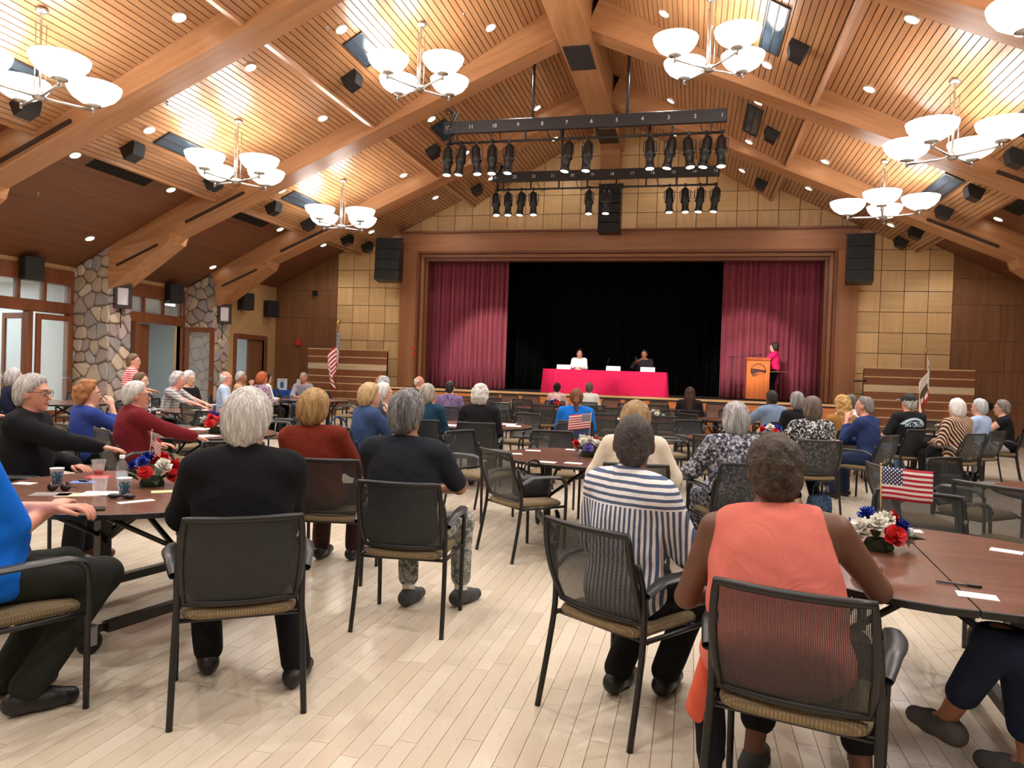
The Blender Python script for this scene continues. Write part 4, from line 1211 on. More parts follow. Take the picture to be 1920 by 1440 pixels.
def np_mesh(name, pos, F, mat, extra=None):
    me = bpy.data.meshes.new(name)
    P = pos.tolist(); Q = F.tolist()
    if extra is not None:
        o = len(P); P += [tuple(x) for x in extra.v]; Q += [[i+o for i in f] for f in extra.f]
    me.from_pydata(P, [], Q)
    for mm in (mat if isinstance(mat, list) else [mat]): me.materials.append(mm)
    me.polygons.foreach_set('use_smooth', [True]*len(me.polygons)); me.update(); return me

# ---- materials for people
SKIN = {}
def skin(k):
    if k not in SKIN:
        c = {'light': (206, 160, 136), 'pink': (214, 152, 130), 'tan': (170, 116, 86), 'brown': (104, 68, 50), 'dark': (72, 48, 38)}[k]
        t = NT('skin_'+k); v = t.coord(); n = t.noise(v, 18, 4); cc = lin(c)
        t.l(t.mix(n, tuple(x*.85 for x in cc[:3])+(1,), tuple(min(1, x*1.12) for x in cc[:3])+(1,)), t.b.inputs['Base Color'])
        t.b.inputs['Roughness'].default_value = .55; t.b.inputs['Subsurface Weight'].default_value = .12; t.b.inputs['Subsurface Radius'].default_value = (.012, .005, .003)
        t.bump(t.noise(v, 140, 3), .08, .003); SKIN[k] = t.m
    return SKIN[k]
HAIR = {}
def hair_mat(c1, c2, curly=False):
    k = (c1, c2, curly)
    if k not in HAIR:
        t = NT('hair'); v = t.coord('Object', (1, 1, .12) if not curly else (1, 1, 1))
        n = t.noise(v, 70 if not curly else 48, 4, .6, .6 if not curly else 1.5); n2 = t.noise(v, 14, 3, .5, .4)
        f = t.math('ADD', t.math('MULTIPLY', n, .6), t.math('MULTIPLY', n2, .4))
        t.l(t.mix(t.ramp(f, .36, .66), lin(c1), lin(c2)), t.b.inputs['Base Color'])
        t.b.inputs['Roughness'].default_value = .5; t.b.inputs['Specular IOR Level'].default_value = .3
        t.bump(n, 1.0, .014); HAIR[k] = t.m
    return HAIR[k]
CLOTH = {}
def cloth(kind, *cs):
    k = (kind,)+cs
    if k in CLOTH: return CLOTH[k]
    t = NT('cloth_'+kind); b = t.b; v = t.coord()
    fold = t.noise(t.coord('Object', (1, 1, .6)), 7, 3, .5, 1.2); weave = t.noise(v, 300, 2)
    C = [lin(c) for c in cs]
    sp = t.n('ShaderNodeSeparateXYZ'); t.l(v, sp.inputs[0]); X, Y, Z = sp.outputs
    def stripes(co, freq, duty=.5): return t.math('GREATER_THAN', t.math('FRACT', t.math('ADD', t.math('MULTIPLY', co, freq), t.math('MULTIPLY', fold, .35))), duty)
    if kind == 'plain': col = t.mix(t.math('MULTIPLY', fold, .4), C[0], tuple(x*1.3+.001 for x in C[0][:3])+(1,))
    elif kind == 'hstripe': col = t.mix(stripes(Z, 27), C[0], C[1])
    elif kind == 'yoke':   # level bands across the shoulders, upright stripes below
        yk = t.math('GREATER_THAN', Z, .945); s1 = stripes(Z, 34, .55); s2 = stripes(t.math('ADD', X, t.math('MULTIPLY', Y, .4)), 42, .5)
        f = t.math('ADD', t.math('MULTIPLY', s1, yk), t.math('MULTIPLY', s2, t.math('SUBTRACT', 1, yk))); col = t.mix(f, C[0], C[1])
    elif kind == 'vstripe':
        d = t.math('ADD', t.math('MULTIPLY', X, .8), t.math('MULTIPLY', Z, .45)); col = t.mix(t.math('GREATER_THAN', t.math('FRACT', t.math('ADD', t.math('MULTIPLY', d, 30), t.math('MULTIPLY', fold, .9))), .55), C[0], C[1])
    elif kind == 'plaid': col = t.mix(t.math('MULTIPLY', t.math('ADD', stripes(X, 22), stripes(Z, 22)), .5), C[0], C[1])
    elif kind == 'print':
        vo = t.n('ShaderNodeTexVoronoi'); vo.inputs['Scale'].default_value = 34; t.l(v, vo.inputs['Vector']); n = t.noise(v, 26, 4, .6, 2)
        f = t.ramp(t.math('ADD', n, t.math('MULTIPLY', vo.outputs['Distance'], .4)), .58, .72); col = t.mix(f, C[0], C[1])
        if len(C) > 2: col = t.mix(t.ramp(t.noise(v, 17, 2, .5, 1), .55, .6), col, C[2])
    elif kind == 'camo':
        n1 = t.ramp(t.noise(v, 17, 3, .6, 1), .48, .52); n2 = t.ramp(t.noise(t.coord('Object', (1.3, .8, 1.1), (1, 2, 3)), 24, 3, .6, 1), .52, .56); col = t.mix(n2, t.mix(n1, C[0], C[1]), C[2])
    elif kind == 'backprint':   # dark tee with a faded arch print between the shoulder blades
        a = t.math('SQRT', t.math('ADD', t.math('POWER', X, 2), t.math('POWER', t.math('MULTIPLY', t.math('SUBTRACT', Z, .80), 1.1), 2)))
        arch = t.math('MULTIPLY', t.math('MULTIPLY', t.math('GREATER_THAN', a, .22), t.math('LESS_THAN', a, .255)), t.math('GREATER_THAN', Z, .93))
        band = t.math('MULTIPLY', t.math('MULTIPLY', t.math('GREATER_THAN', Z, .90), t.math('LESS_THAN', Z, .975)), t.math('LESS_THAN', t.math('ABSOLUTE', X), .16))
        blot = t.math('GREATER_THAN', t.noise(t.coord('Object', (1.4, 1, .7)), 44, 2, .5, .5), .5)
        bk = t.math('LESS_THAN', Y, -.05)
        f = t.math('MULTIPLY', t.math('MAXIMUM', arch, t.math('MULTIPLY', band, blot)), bk); col = t.mix(f, C[0], C[1])
    t.l(col, b.inputs['Base Color']); b.inputs['Roughness'].default_value = .9; b.inputs['Specular IOR Level'].default_value = .18
    h = t.math('ADD', t.math('MULTIPLY', fold, 1.0), t.math('MULTIPLY', weave, .04)); t.bump(h, .55, .03)
    CLOTH[k] = t.m; return t.m
M_SHOE = plain('black_leather_shoe', (20, 19, 19), .45); M_SHOEB = plain('brown_leather_shoe', (70, 44, 30), .4); M_SHOEG = plain('grey_sneaker', (58, 60, 62), .7); M_SANDAL = plain('grey_felt_clog', (84, 82, 82), .8); M_SHOEW = plain('white_sneaker', (210, 208, 204), .6)
M_EYE = plain('eye_dark', (40, 30, 26), .2); M_EYEW = plain('eye_white', (226, 222, 216), .3); M_LIP = plain('lips', (160, 86, 80), .5); M_SPECS = plain('spectacle_frame', (60, 40, 40), .35); M_SOCK = plain('white_sock', (220, 218, 214), .85)

from mathutils import kdtree
def locks(pos, F, Hc, seed, n=420):
    """fine tapered locks lying on the hair surface, combed downwards"""
    r = random.Random(int(seed*1000)); nor = np.zeros_like(pos)
    fn = np.cross(pos[F[:, 2]]-pos[F[:, 0]], pos[F[:, 3]]-pos[F[:, 1]])
    for k in range(4): np.add.at(nor, F[:, k], fn)
    nor /= np.linalg.norm(nor, axis=1)[:, None]+1e-9
    kd = kdtree.KDTree(len(pos))
    for i, p in enumerate(pos): kd.insert(p, i)
    kd.balance()
    out = nor[((pos-Hc)*nor).sum(1) > 0] if False else None
    cand = np.where(((pos-Hc)*nor).sum(1) > .03)[0]
    mb = MB()
    if len(cand) < 20: return mb
    for _ in range(n):
        i = int(cand[r.randrange(len(cand))]); p = Vector(pos[i]); nn = Vector(nor[i]); pts = []
        side = Vector((r.uniform(-1, 1), r.uniform(-1, 1), 0))*.35; L = r.randrange(5, 10); w0 = r.uniform(.0022, .0045)
        for s in range(L):
            d = Vector((0, 0, -1))+side+Vector((p.x-Hc[0], p.y-Hc[1], 0))*2.0; d = d-nn*d.dot(nn)
            if d.length < 1e-4: break
            d.normalize(); lift = .0012+.0035*(s/L)**2*r.uniform(.3, 1.4); wd = w0*(1-(s/L)**2*.85); sv = d.cross(nn).normalized()*wd
            pts.append((p+nn*lift-sv, p+nn*(lift+.0012), p+nn*lift+sv))
            q = p+d*.011; c, j, dist = kd.find(q)
            if dist > .012: break
            nn = (nn*.5+Vector(nor[j])*.5).normalized(); p = q+(Vector(c)-q).project(nn) if (Vector(c)-q).length > 1e-6 else q
        if len(pts) < 3: continue
        vs = [v for t3 in pts for v in t3]; fs = []
        for s in range(len(pts)-1):
            o = s*3; fs += [(o, o+1, o+4, o+3), (o+1, o+2, o+5, o+4)]
        mb.add(vs, fs, 0, True)
    return mb
def ik(a, b, l1, l2, pole):
    d = b-a; L = np.linalg.norm(d); L = min(L, (l1+l2)*.995); u = d/np.linalg.norm(d)
    x = (l1*l1-l2*l2+L*L)/(2*L); h = math.sqrt(max(l1*l1-x*x, 0))
    p = pole-u*(pole@u); p = p/(np.linalg.norm(p)+1e-9)
    return a+u*x+p*h, a+u*L
def hand(mb, w, d, up, s, curl=.5, sc=1.0):
    """palm and five bent fingers; w wrist, d direction of the fingers, up back of the hand, s=+1 for the right hand"""
    d = Vector(d).normalized(); up = Vector(up); up = (up-d*up.dot(d)).normalized(); si = d.cross(up)*s   # towards the little finger side is -si*s ...
    w = Vector(w); L = .088*sc
    def sec(t, hw, ht):
        c = w+d*(L*t); return [c+si*(hw*math.cos(a))*sc+up*(ht*math.sin(a))*sc for a in [2*PI*k/8 for k in range(8)]]
    rings = [sec(-.25, .026, .018), sec(.15, .033, .017), sec(.7, .041, .014), sec(1.05, .040, .011)]
    vs = [p for r in rings for p in r]; fs = [tuple(range(8))[::-1], tuple(range(24, 32))]
    for i in range(3):
        for k in range(8): fs.append((i*8+k, i*8+(k+1) % 8, i*8+8+(k+1) % 8, i*8+8+k))
    mb.add(vs, fs, 0, True)
    for q, ln in ((-.030, .062), (-.010, .078), (.011, .083), (.031, .074)):
        b = w+d*L+si*q*sc; pts = [b]; dd = d.copy(); r0 = .0088*sc
        for j in range(3):
            ang = curl*(.35+.25*j); dd = (dd*math.cos(ang)-up*math.sin(ang)).normalized(); pts.append(pts[-1]+dd*ln*sc*(.42, .32, .26)[j])
        mb.tube([w+d*L*.8+si*q*sc]+pts, [r0, r0*1.05, r0, r0*.9, r0*.7], 6)
    b = w+d*L*.2+si*.028*sc; dd = (d*.75+si*.62-up*.15).normalized()
    mb.tube([b, b+dd*.034*sc, b+dd*.034*sc+(d*.9+si*.2-up*.25).normalized()*.034*sc, b+dd*.034*sc+(d*.95-up*.35).normalized()*.062*sc], [.0125*sc, .0115*sc, .010*sc, .007*sc], 6)

def person(label, x, y, hd, top, bottom, skin_c='light', hair=('short', (120, 116, 112), (190, 188, 184)), h=1.0, w=1.0, fat=0.0, lean=.04, side=0.0, yaw=0, pitch=0, roll=0,
           rw=None, lw=None, knees=None, feet=None, sleeve=1.0, thick=.014, collar=False, shoe=M_SHOE, vox=.015, stand=False, zbase=0, glasses=False, face=False, name='person',
           hem=-.10, cap=None, legs=1.0, scarf=None, dx=0, dy=0, tank=False, curlR=.6, curlL=.6, rpole=None, lpole=None, sock=False, skirt=False, hand_up=None, hsc=1.06, hq=0.0):
    """yaw: head turned to the person's right (deg); rw / lw: wrist targets in the person's own frame"""
    t = thing(name, label, 'person', (x, y, zbase), head2rz(hd))
    sk = skin(skin_c)
    hipz = .56 if not stand else .93*h
    B = V3(dx, -.07+dy, hipz)
    u = V3(math.sin(side), math.sin(lean), math.cos(lean)*math.cos(side)); u /= np.linalg.norm(u)
    rt = V3(1, 0, 0)-u*u[0]; rt /= np.linalg.norm(rt); fw = np.cross(u, rt)
    RT = np.stack([rt, fw, u], 1)
    S = B+u*.455*h
    N = S+u*.06*h+fw*.005
    HR = rotm(-math.radians(yaw), math.radians(pitch)*-1 + lean*-.35, math.radians(roll))
    hu = HR[:, 2]
    Hc = N+u*.040*h+hu*.092*h+HR[:, 1]*.022
    hs = hsc*h**.35
    L = lambda a, b, c: Hc+HR@(V3(a, b, c)*hs)
    sh = [S+rt*sx*.175*w-u*.015*h for sx in (-1, 1)]
    la, lf = .285*h, .245*h
    wr = []
    defw = [V3(-.12, .22, hipz+.14), V3(.12, .22, hipz+.14)] if not stand else [V3(-.26*w, .06, hipz-.08), V3(.26*w, .06, hipz-.08)]
    for i, q in enumerate((lw, rw)): wr.append(np.array(q, float) if q is not None else defw[i])
    el = []
    for i, sx in enumerate((-1, 1)):
        pole = (lpole, rpole)[i]; pole = V3(*pole) if pole else V3(sx*.55, -.45, -.7)
        e, wv = ik(sh[i], wr[i], la, lf, pole); el.append(e); wr[i] = wv
    if stand:
        kn = [V3(sx*.10, .02, .50*h) for sx in (-1, 1)]; an = [V3(sx*.10, -.04, .09) for sx in (-1, 1)]
    else:
        kn = [V3(sx*.13*w, .37, .515) for sx in (-1, 1)]; an = [V3(sx*.13, .33, .10) for sx in (-1, 1)]
    if knees is not None: kn = [np.array(q, float) for q in knees]
    if feet is not None: an = [np.array(q, float) for q in feet]
    hp = [B+rt*sx*.095*w-u*.01 for sx in (-1, 1)]
    if not stand: hp = [p+V3(0, .03, -.01) for p in hp]
    fd = []
    for i in range(2):
        d = kn[i]-an[i]; d[2] = 0
        hh = V3(an[i][0]-hp[i][0], .35, 0)
        d = hh/np.linalg.norm(hh) if stand or np.linalg.norm(d) < .3 else hh/np.linalg.norm(hh); fd.append(d)
    def torso(f, g=0.0, arms=True, up=True, low=True):
        f.ell(B+u*.02, (.175*w+fat*.5+g, .125+fat*.6+g, .13+g), RT, .05)
        f.ell(B+u*.17*h+fw*(.01+fat*.35), (.155*w+fat*.7+g, .112+fat*.8+g, .17*h+g), RT, .06)
        f.ell(B+u*.31*h-fw*.005, (.168*w+fat*.3+g, .112+fat*.3+g, .19*h+g), RT, .06)
        f.cone(S-rt*.105*w-u*.02*h, .074+g, S+rt*.105*w-u*.02*h, .074+g, .05)
        f.cone(S-rt*.12*w+u*.0, .05+g, N-u*.02*h-rt*.02, .052+g*.7, .04); f.cone(S+rt*.12*w, .05+g, N-u*.02*h+rt*.02, .052+g*.7, .04)
    # ---------- body (skin), one continuous surface
    f = Field(vox)
    torso(f)
    f.cone(N-u*.05, .058*hs, Hc+HR@V3(0, -.018, -.06), .053*hs, .03)
    for i in range(2):
        f.cone(sh[i], .056*w**.5, el[i], .042, .03); f.cone(el[i], .041, wr[i], .027, .02)
        f.cone(hp[i], .088*w**.5, kn[i], .058, .04); f.cone(kn[i], .056, an[i], .036, .025)
        f.cone(an[i]-V3(0, 0, .02), .034, an[i]+fd[i]*.13-V3(0, 0, .055), .03, .02)
    # head
    f.ell(L(0, -.012, .022), V3(.074, .093, .098)*hs, HR, .02)
    f.ell(L(0, .018, -.045), V3(.056, .066, .072)*hs, HR, .03)
    f.ell(L(0, .062, -.098), V3(.026, .024, .02)*hs, HR, .025)
    f.cone(L(0, .078, .012), .010*hs, L(0, .100, -.028), .0145*hs, .014)
    f.ell(L(0, .076, .030), V3(.05, .016, .013)*hs, HR, .015)
    f.ell(L(0, .076, -.062), V3(.024, .012, .010)*hs, HR, .012)
    for sx in (-1, 1): f.ell(L(sx*.076, -.006, -.006), V3(.011, .022, .034)*hs, HR @ rotm(sx*.4), .008)
    f.cuts.append(lambda X, Y, Z: .004-Z-(0 if zbase == 0 else 0))
    hb = MB()
    for i, (sx, cu) in enumerate(((-1, curlL), (1, curlR))):
        d = wr[i]-el[i]; up_ = V3(0, 0, 1) if abs(d[2])/np.linalg.norm(d) < .85 else V3(sx, .2, 0)
        if hand_up and hand_up[i] is not None: up_ = V3(*hand_up[i])
        hand(hb, wr[i], d, up_, -sx, cu, hs)
    pos, F = f.mesh(); link('body', np_mesh('body', pos, F, sk, hb), t)
    # ---------- top
    g = thick; f = Field(vox)
    if top is not None:
        torso(f, g)
        if stand is False: f.ell(B+u*.0+V3(0, .02, -.02), (.17*w+fat*.5+g, .13+fat*.5+g, .09), None, .05)
        for i, sx in enumerate((-1, 1)):
            if tank: continue
            if sleeve >= 1:
                f.cone(sh[i], .058*w**.5+g, el[i], .046+g, .04); f.cone(el[i], .046+g, el[i]+(wr[i]-el[i])*.93*min(sleeve, 1), .034+g, .03)
            elif sleeve > .5:
                f.cone(sh[i], .058*w**.5+g, el[i], .046+g, .04); f.cone(el[i], .046+g, el[i]+(wr[i]-el[i])*(sleeve-.5)*2*.9, .040+g, .03)
            else:
                f.cone(sh[i], .058*w**.5+g, sh[i]+(el[i]-sh[i])*sleeve*2, .050+g, .03)
        if collar: f.cone(N-u*.03-fw*.006, .066*hs+g*.4, N+u*.012-fw*.012, .058*hs+g*.4, .02)
        hz = B+u*hem
        f.cuts.append(lambda X, Y, Z: -((X-hz[0])*u[0]+(Y-hz[1])*u[1]+(Z-hz[2])*u[2]))
        nb = N+u*(.028 if collar else .004); nn = u*.93-fw*(-.37 if True else 0); nn = u*.94+fw*(-.34)*-1 if False else (u*.95+fw*.31)/np.linalg.norm(u*.95+fw*.31)
        f.cuts.append(lambda X, Y, Z: (X-nb[0])*nn[0]+(Y-nb[1])*nn[1]+(Z-nb[2])*nn[2])
        if tank:
            for i, sx in enumerate((-1, 1)):
                c = S+rt*sx*.195*w+u*.02; nv = rt*sx*.97+u*.25
                f.cuts.append(lambda X, Y, Z, c=c, nv=nv: (X-c[0]+rt[0]*sx*.055)*nv[0]+(Y-c[1])*nv[1]+(Z-c[2])*nv[2]-.0)
        sd = (x*3.7+y*1.9) % 6
        f.disp = lambda X, Y, Z: .0035*wob(X*.8, Y, Z*1.3+X*.6, 38, sd)+.003*wob(X, Y, Z, 17, sd+2)
        pos, F = f.mesh(); link('jacket' if thick > .02 else 'shirt', np_mesh('top', pos, F, top), t)
    # ---------- trousers / skirt
    f = Field(vox); g = .012
    f.ell(B+u*.0, ((.178 if top is None else .160)*w+fat*.5, (.13 if top is None else .112)+fat*.5, .115), RT, .05)
    for i in range(2):
        f.cone(hp[i], .092*w**.5+g, kn[i], .064+g, .04)
        e = kn[i]+(an[i]-kn[i])*min(legs, .97)
        if legs > .05: f.cone(kn[i], .062+g, e, .046+g*.9+(.012 if legs > .9 else .006), .03)
    if skirt: f.cone(hp[0]*.5+hp[1]*.5, .12, (kn[0]+kn[1])/2, .13, .05)
    hz2 = B+u*.10
    f.cuts.append(lambda X, Y, Z: (X-hz2[0])*u[0]+(Y-hz2[1])*u[1]+(Z-hz2[2])*u[2])
    f.disp = lambda X, Y, Z: .0035*wob(X, Y*.8, Z*.8, 30, 1.0)
    pos, F = f.mesh(); link('skirt' if skirt else 'trousers', np_mesh('trousers', pos, F, bottom), t)
    # ---------- shoes
    for i in range(2):
        f = Field(max(vox*.8, .008)); a = an[i]; d = fd[i]; gz = max(0.0, a[2]-.10)
        f.cone(V3(a[0], a[1], .052+gz)-d*.045, .046, V3(a[0], a[1], .046+gz)+d*.08, .046, .02); f.cone(V3(a[0], a[1], .046+gz)+d*.08, .046, V3(a[0], a[1], .036+gz)+d*.165, .036, .02)
        f.cone(V3(a[0], a[1], .06+gz)-d*.02, .047, V3(a[0], a[1], .085+gz), .042, .02)
        f.cuts.append(lambda X, Y, Z, gz=gz: .002+gz-Z+0*X)
        pos, F = f.mesh(); link('shoe', np_mesh('shoe', pos, F, shoe), t)
        if sock:
            f = Field(max(vox*.8, .008)); f.cone(V3(a[0], a[1], .08+gz), .040, a+(kn[i]-a)*.16, .042, .01); pos, F = f.mesh(); link('sock', np_mesh('sock', pos, F, M_SOCK), t)
    # ---------- hair
    st, c1, c2 = hair; hv = min(vox, .012) if vox > .012 else .0085
    f = Field(hv); curl = st in ('curly', 'curly_long', 'afro')
    LR = HR.T
    def loc(X, Y, Z):
        a = X-Hc[0]; b = Y-Hc[1]; c = Z-Hc[2]
        return [(LR[i, 0]*a+LR[i, 1]*b+LR[i, 2]*c)/hs for i in range(3)]
    q = {'short': .013, 'neat': .016, 'bald': .007, 'thin': .009, 'bob': .020, 'fluffy': .032, 'curly': .030, 'curly_long': .03, 'long': .018, 'pony': .013, 'bun': .012, 'afro': .020, 'buzz': .008}[st]+hq
    f.ell(L(0, -.014, .024), (V3(.075, .094, .098)+q)*hs, HR, .02)
    if st in ('short', 'neat', 'bald', 'thin', 'buzz', 'afro', 'pony', 'bun'):
        f.ell(L(0, -.05, -.035), (V3(.058, .052, .06)+q*.8)*hs, HR, .03)
        ca, cb, bz = {'neat': (.012, .72, -.098), 'afro': (.012, .6, -.088), 'thin': (-.012, .65, -.085)}.get(st, (.004, .75, -.088))
    if st == 'bob': f.ell(L(0, -.030, -.045), V3(.096, .092, .10)*hs, HR, .04); ca, cb, bz = .026, .42, -.125
    if st == 'fluffy': f.ell(L(0, -.035, -.03), V3(.098, .095, .09)*hs, HR, .04); ca, cb, bz = .022, .5, -.105
    if st == 'curly': f.ell(L(0, -.035, -.04), V3(.10, .09, .09)*hs, HR, .04); ca, cb, bz = .02, .5, -.11
    if st in ('long', 'curly_long'):
        f.ell(L(0, -.035, -.05), V3(.098, .088, .12)*hs, HR, .04); f.cone(L(0, -.07, -.10), .085*hs, L(0, -.10, -.30), .075*hs, .05); f.cone(L(-.06, -.05, -.12), .05*hs, L(-.075, -.07, -.26), .04*hs, .04); f.cone(L(.06, -.05, -.12), .05*hs, L(.075, -.07, -.26), .04*hs, .04); ca, cb, bz = .022, .45, -.40
    if st == 'pony': f.cone(L(0, -.10, .02), .03, L(0, -.135, -.05), .032, .02); f.cone(L(0, -.135, -.05), .034, L(0, -.13, -.22), .016, .02); bz = -.26
    if st == 'bun': f.ell(L(0, -.115, .075), V3(.05, .045, .045)*hs, HR, .015)
    f.cuts.append(lambda X, Y, Z: np.maximum((lambda l: l[1]-(ca+cb*l[2])+.006*wob(l[0], l[1], l[2], 90, x))(loc(X, Y, Z))*.8, (lambda l: bz-l[2])(loc(X, Y, Z))))
    if st == 'pony': f.cuts[-1] = lambda X, Y, Z: np.maximum((lambda l: l[1]-(.004+.75*np.maximum(l[2], -.16)))(loc(X, Y, Z))*.8, (lambda l: np.where(l[1] < -.095, -.26, -.088)-l[2])(loc(X, Y, Z)))
    if st == 'bald': f.cuts.append(lambda X, Y, Z: (lambda l: l[2]-.045-.5*np.maximum(0, -l[1]-.05))(loc(X, Y, Z)))
    if st == 'thin': f.cuts.append(lambda X, Y, Z: (lambda l: .032-np.sqrt(l[0]**2+(l[1]+.03)**2+(l[2]-.13)**2))(loc(X, Y, Z)))
    amp = .010 if curl else (.003 if st in ('buzz', 'bald') else .0075); fr = 95 if curl else 60
    if st == 'afro': amp = .006; fr = 130
    def hd_(X, Y, Z):
        l = loc(X, Y, Z)
        if curl: return amp*wob(l[0], l[1], l[2], fr, 1.0)+amp*.6*wob(l[1], l[2], l[0], fr*.45, 2.)
        th = np.arctan2(l[0], -l[1]+.02)
        return amp*.55*np.sin(th*16+2.2*np.sin(l[2]*22+x*3)+x*5)+amp*.5*wob(l[0], l[1], l[2]*.35, fr, x)
    taper = q+.003
    def hd2(X, Y, Z):
        l = loc(X, Y, Z); sgn = (l[1]-(ca+cb*l[2]))*.8
        return hd_(X, Y, Z) + taper*np.clip(1+sgn/.032, 0, 1)**2
    f.disp = hd2
    pos, F = f.mesh()
    if len(F): link('hair', np_mesh('hair', pos, F, hair_mat(c1, c2, curl or st == 'buzz'), locks(pos, F, Hc, x) if vox < .0165 and st in ('neat', 'bob', 'fluffy', 'short', 'pony', 'long', 'thin') else None), t)
    if cap:
        f = Field(hv); f.ell(L(0, -.012, .045), V3(.094, .112, .095)*hs, HR, .02); f.cuts.append(lambda X, Y, Z: (lambda l: .028-l[2])(loc(X, Y, Z)))
        pos, F = f.mesh(); co = link('cap', np_mesh('cap', pos, F, cap), t)
        f = Field(hv); f.ell(L(0, .13, .036), V3(.075, .085, .011)*hs, HR @ rotm(0, .12), .01); pos, F = f.mesh(); link('visor', np_mesh('visor', pos, F, plain('camo_visor', (104, 98, 86), .8, var=.4, vs=40)), co)
    if face:
        for sx in (-1, 1):
            mb = MB(); c = L(sx*.031, .078, .006); mb.ball(tuple(c), .0115*hs, 10, 6); e = mb.build('eye', M_EYEW, t)
            mb = MB(); c = L(sx*.031, .0865, .006); mb.ball(tuple(c), .0062*hs, 8, 5); mb.build('iris', M_EYE, e)
            mb = MB(); mb.tube([tuple(L(sx*.014, .091, .031)), tuple(L(sx*.033, .089, .036)), tuple(L(sx*.052, .078, .030))], [.004, .005, .003], 5); mb.build('eyebrow', hair_mat(c1, c2, curl), t)
        mb = MB(); mb.tube([tuple(L(-.024, .079, -.062)), tuple(L(-.008, .089, -.060)), tuple(L(.008, .089, -.060)), tuple(L(.024, .079, -.062))], [.003, .0065, .0065, .003], 6); mb.build('lips', M_LIP, t)
    if glasses:
        mb = MB()
        for sx in (-1, 1):
            mb.tube([tuple(L(sx*(.033+.027*math.cos(a)), .098-.006*abs(math.cos(a)), .006+.02*math.sin(a))) for a in [2*PI*k/12 for k in range(12)]], .0022, 5, closed=True)
            mb.tube([tuple(L(sx*.06, .092, .012)), tuple(L(sx*.082, .04, .014)), tuple(L(sx*.084, -.015, .012))], .0022, 5)
        mb.tube([tuple(L(-.008, .101, .01)), tuple(L(.008, .101, .01))], .0022, 5); mb.build('glasses', M_SPECS, t)
    if scarf:
        f = Field(vox); f.cone(N-u*.03-rt*.05, .055, N-u*.03+rt*.05, .055, .02); f.cone(N-u*.05-fw*.03-rt*.09, .05, N-u*.05-fw*.03+rt*.09, .05, .03); f.disp = lambda X, Y, Z: .006*wob(X, Y, Z, 50)
        f.cuts.append(lambda X, Y, Z: (X-N[0])*u[0]+(Y-N[1])*u[1]+(Z-N[2])*u[2]-.035)
        pos, F = f.mesh(); link('scarf', np_mesh('scarf', pos, F, scarf), t)
    return t
# ------------------------------------------------------------------ the audience: every seated person with the chair underneath
P_ = lambda *c: cloth('plain', *c)
DENIM = P_((44, 56, 84)); JEANS = P_((112, 142, 172)); BLACKP = P_((22, 22, 25)); KHAKI = P_((120, 108, 84)); NAVYP = P_((30, 36, 54)); GREYP = P_((96, 98, 100))
WHITE_H = ((186, 184, 180), (246, 244, 240)); GREY_H = ((96, 96, 98), (190, 190, 190)); SALT = ((60, 60, 62), (170, 170, 170)); BLOND = ((150, 112, 66), (214, 180, 128)); AUB = ((130, 78, 40), (190, 130, 76)); BROWN = ((48, 34, 26), (92, 68, 50)); BLACK_H = ((14, 12, 12), (40, 36, 34)); GBROWN = ((92, 82, 70), (150, 138, 122))
def seated(label, x, y, hd, top, bottom, chair_label=None, cdx=0, cdy=0, **kw):
    person(label, x, y, hd, top, bottom, **kw)
    chair(x+cdx, y+cdy, hd if 'chd' not in kw else kw['chd'], chair_label or ('armchair under the ' + (lambda s: s[2:] if s.startswith('a ') else s)(label.split(' in ')[-1])))
# near people
seated('white haired person in a black suit sitting with back to the camera', -1.96, 2.95, -36, P_((19, 20, 24)), BLACKP, 'black armchair under the white haired black suit, nearest left', h=1.05, w=1.07, fat=.03, lean=.10, thick=.026, collar=True, yaw=26, hair=('neat',)+WHITE_H, skin_c='pink', vox=.0105, side=.02, hq=.010, hsc=1.06, rw=(.2, .34, .60), lw=(-.16, .40, .80), feet=[(-.12, .30, .10), (.26, .02, .10)], knees=[(-.16, .38, .52), (.22, .30, .52)])
seated('grey haired person in a navy tee and camouflage trousers', -1.6, 4.15, -6, P_((34, 37, 45)), cloth('camo', (128, 130, 122), (92, 96, 92), (168, 168, 160)), 'black armchair under the navy tee and camouflage trousers', hq=.006, hsc=1.1, dx=-.05, h=1.03, w=1.12, fat=.035, lean=.05, sleeve=.42, hair=('neat',)+SALT, skin_c='tan', vox=.0105, shoe=M_SHOEG, sock=True, yaw=8, rw=(.10, .30, .74), lw=(-.10, .30, .74), rpole=(.9, -.2, -.5), lpole=(-.9, -.2, -.5), feet=[(-.08, .26, .10), (.24, .34, .10)], knees=[(-.13, .37, .52), (.22, .40, .52)], legs=.82)
seated('person in a blue and white striped shirt sitting with back to the camera', -.25, 3.35, 34, cloth('yoke', (232, 232, 234), (84, 100, 128)), BLACKP, 'black armchair under the blue and white striped shirt', h=.99, w=.98, lean=.03, side=.02, thick=.02, collar=True, hair=('buzz', (34, 30, 28), (92, 86, 82)), skin_c='brown', vox=.0105, yaw=-34, rw=(.18, .30, .70), feet=[(-.14, .12, .10), (.02, .28, .10)], sleeve=1, dx=.03)
seated('person in a sleeveless coral top leaning forward, back to the camera', .39, 2.68, 14, P_((204, 112, 100)), BLACKP, 'black armchair under the sleeveless coral top, nearest right', dx=-.07, side=-.10, h=1.0, w=1.16, fat=.06, lean=.36, hem=-.20, tank=True, thick=.013, hair=('afro', (30, 26, 22), (98, 84, 70)), skin_c='brown', vox=.0105, yaw=-28, pitch=-6, rw=(.20, .46, .78), lw=(-.30, .28, .66), lpole=(-.6, -.8, -.5), feet=[(-.17, .20, .10), (.20, .22, .10)], legs=.72, shoe=M_SHOEG)
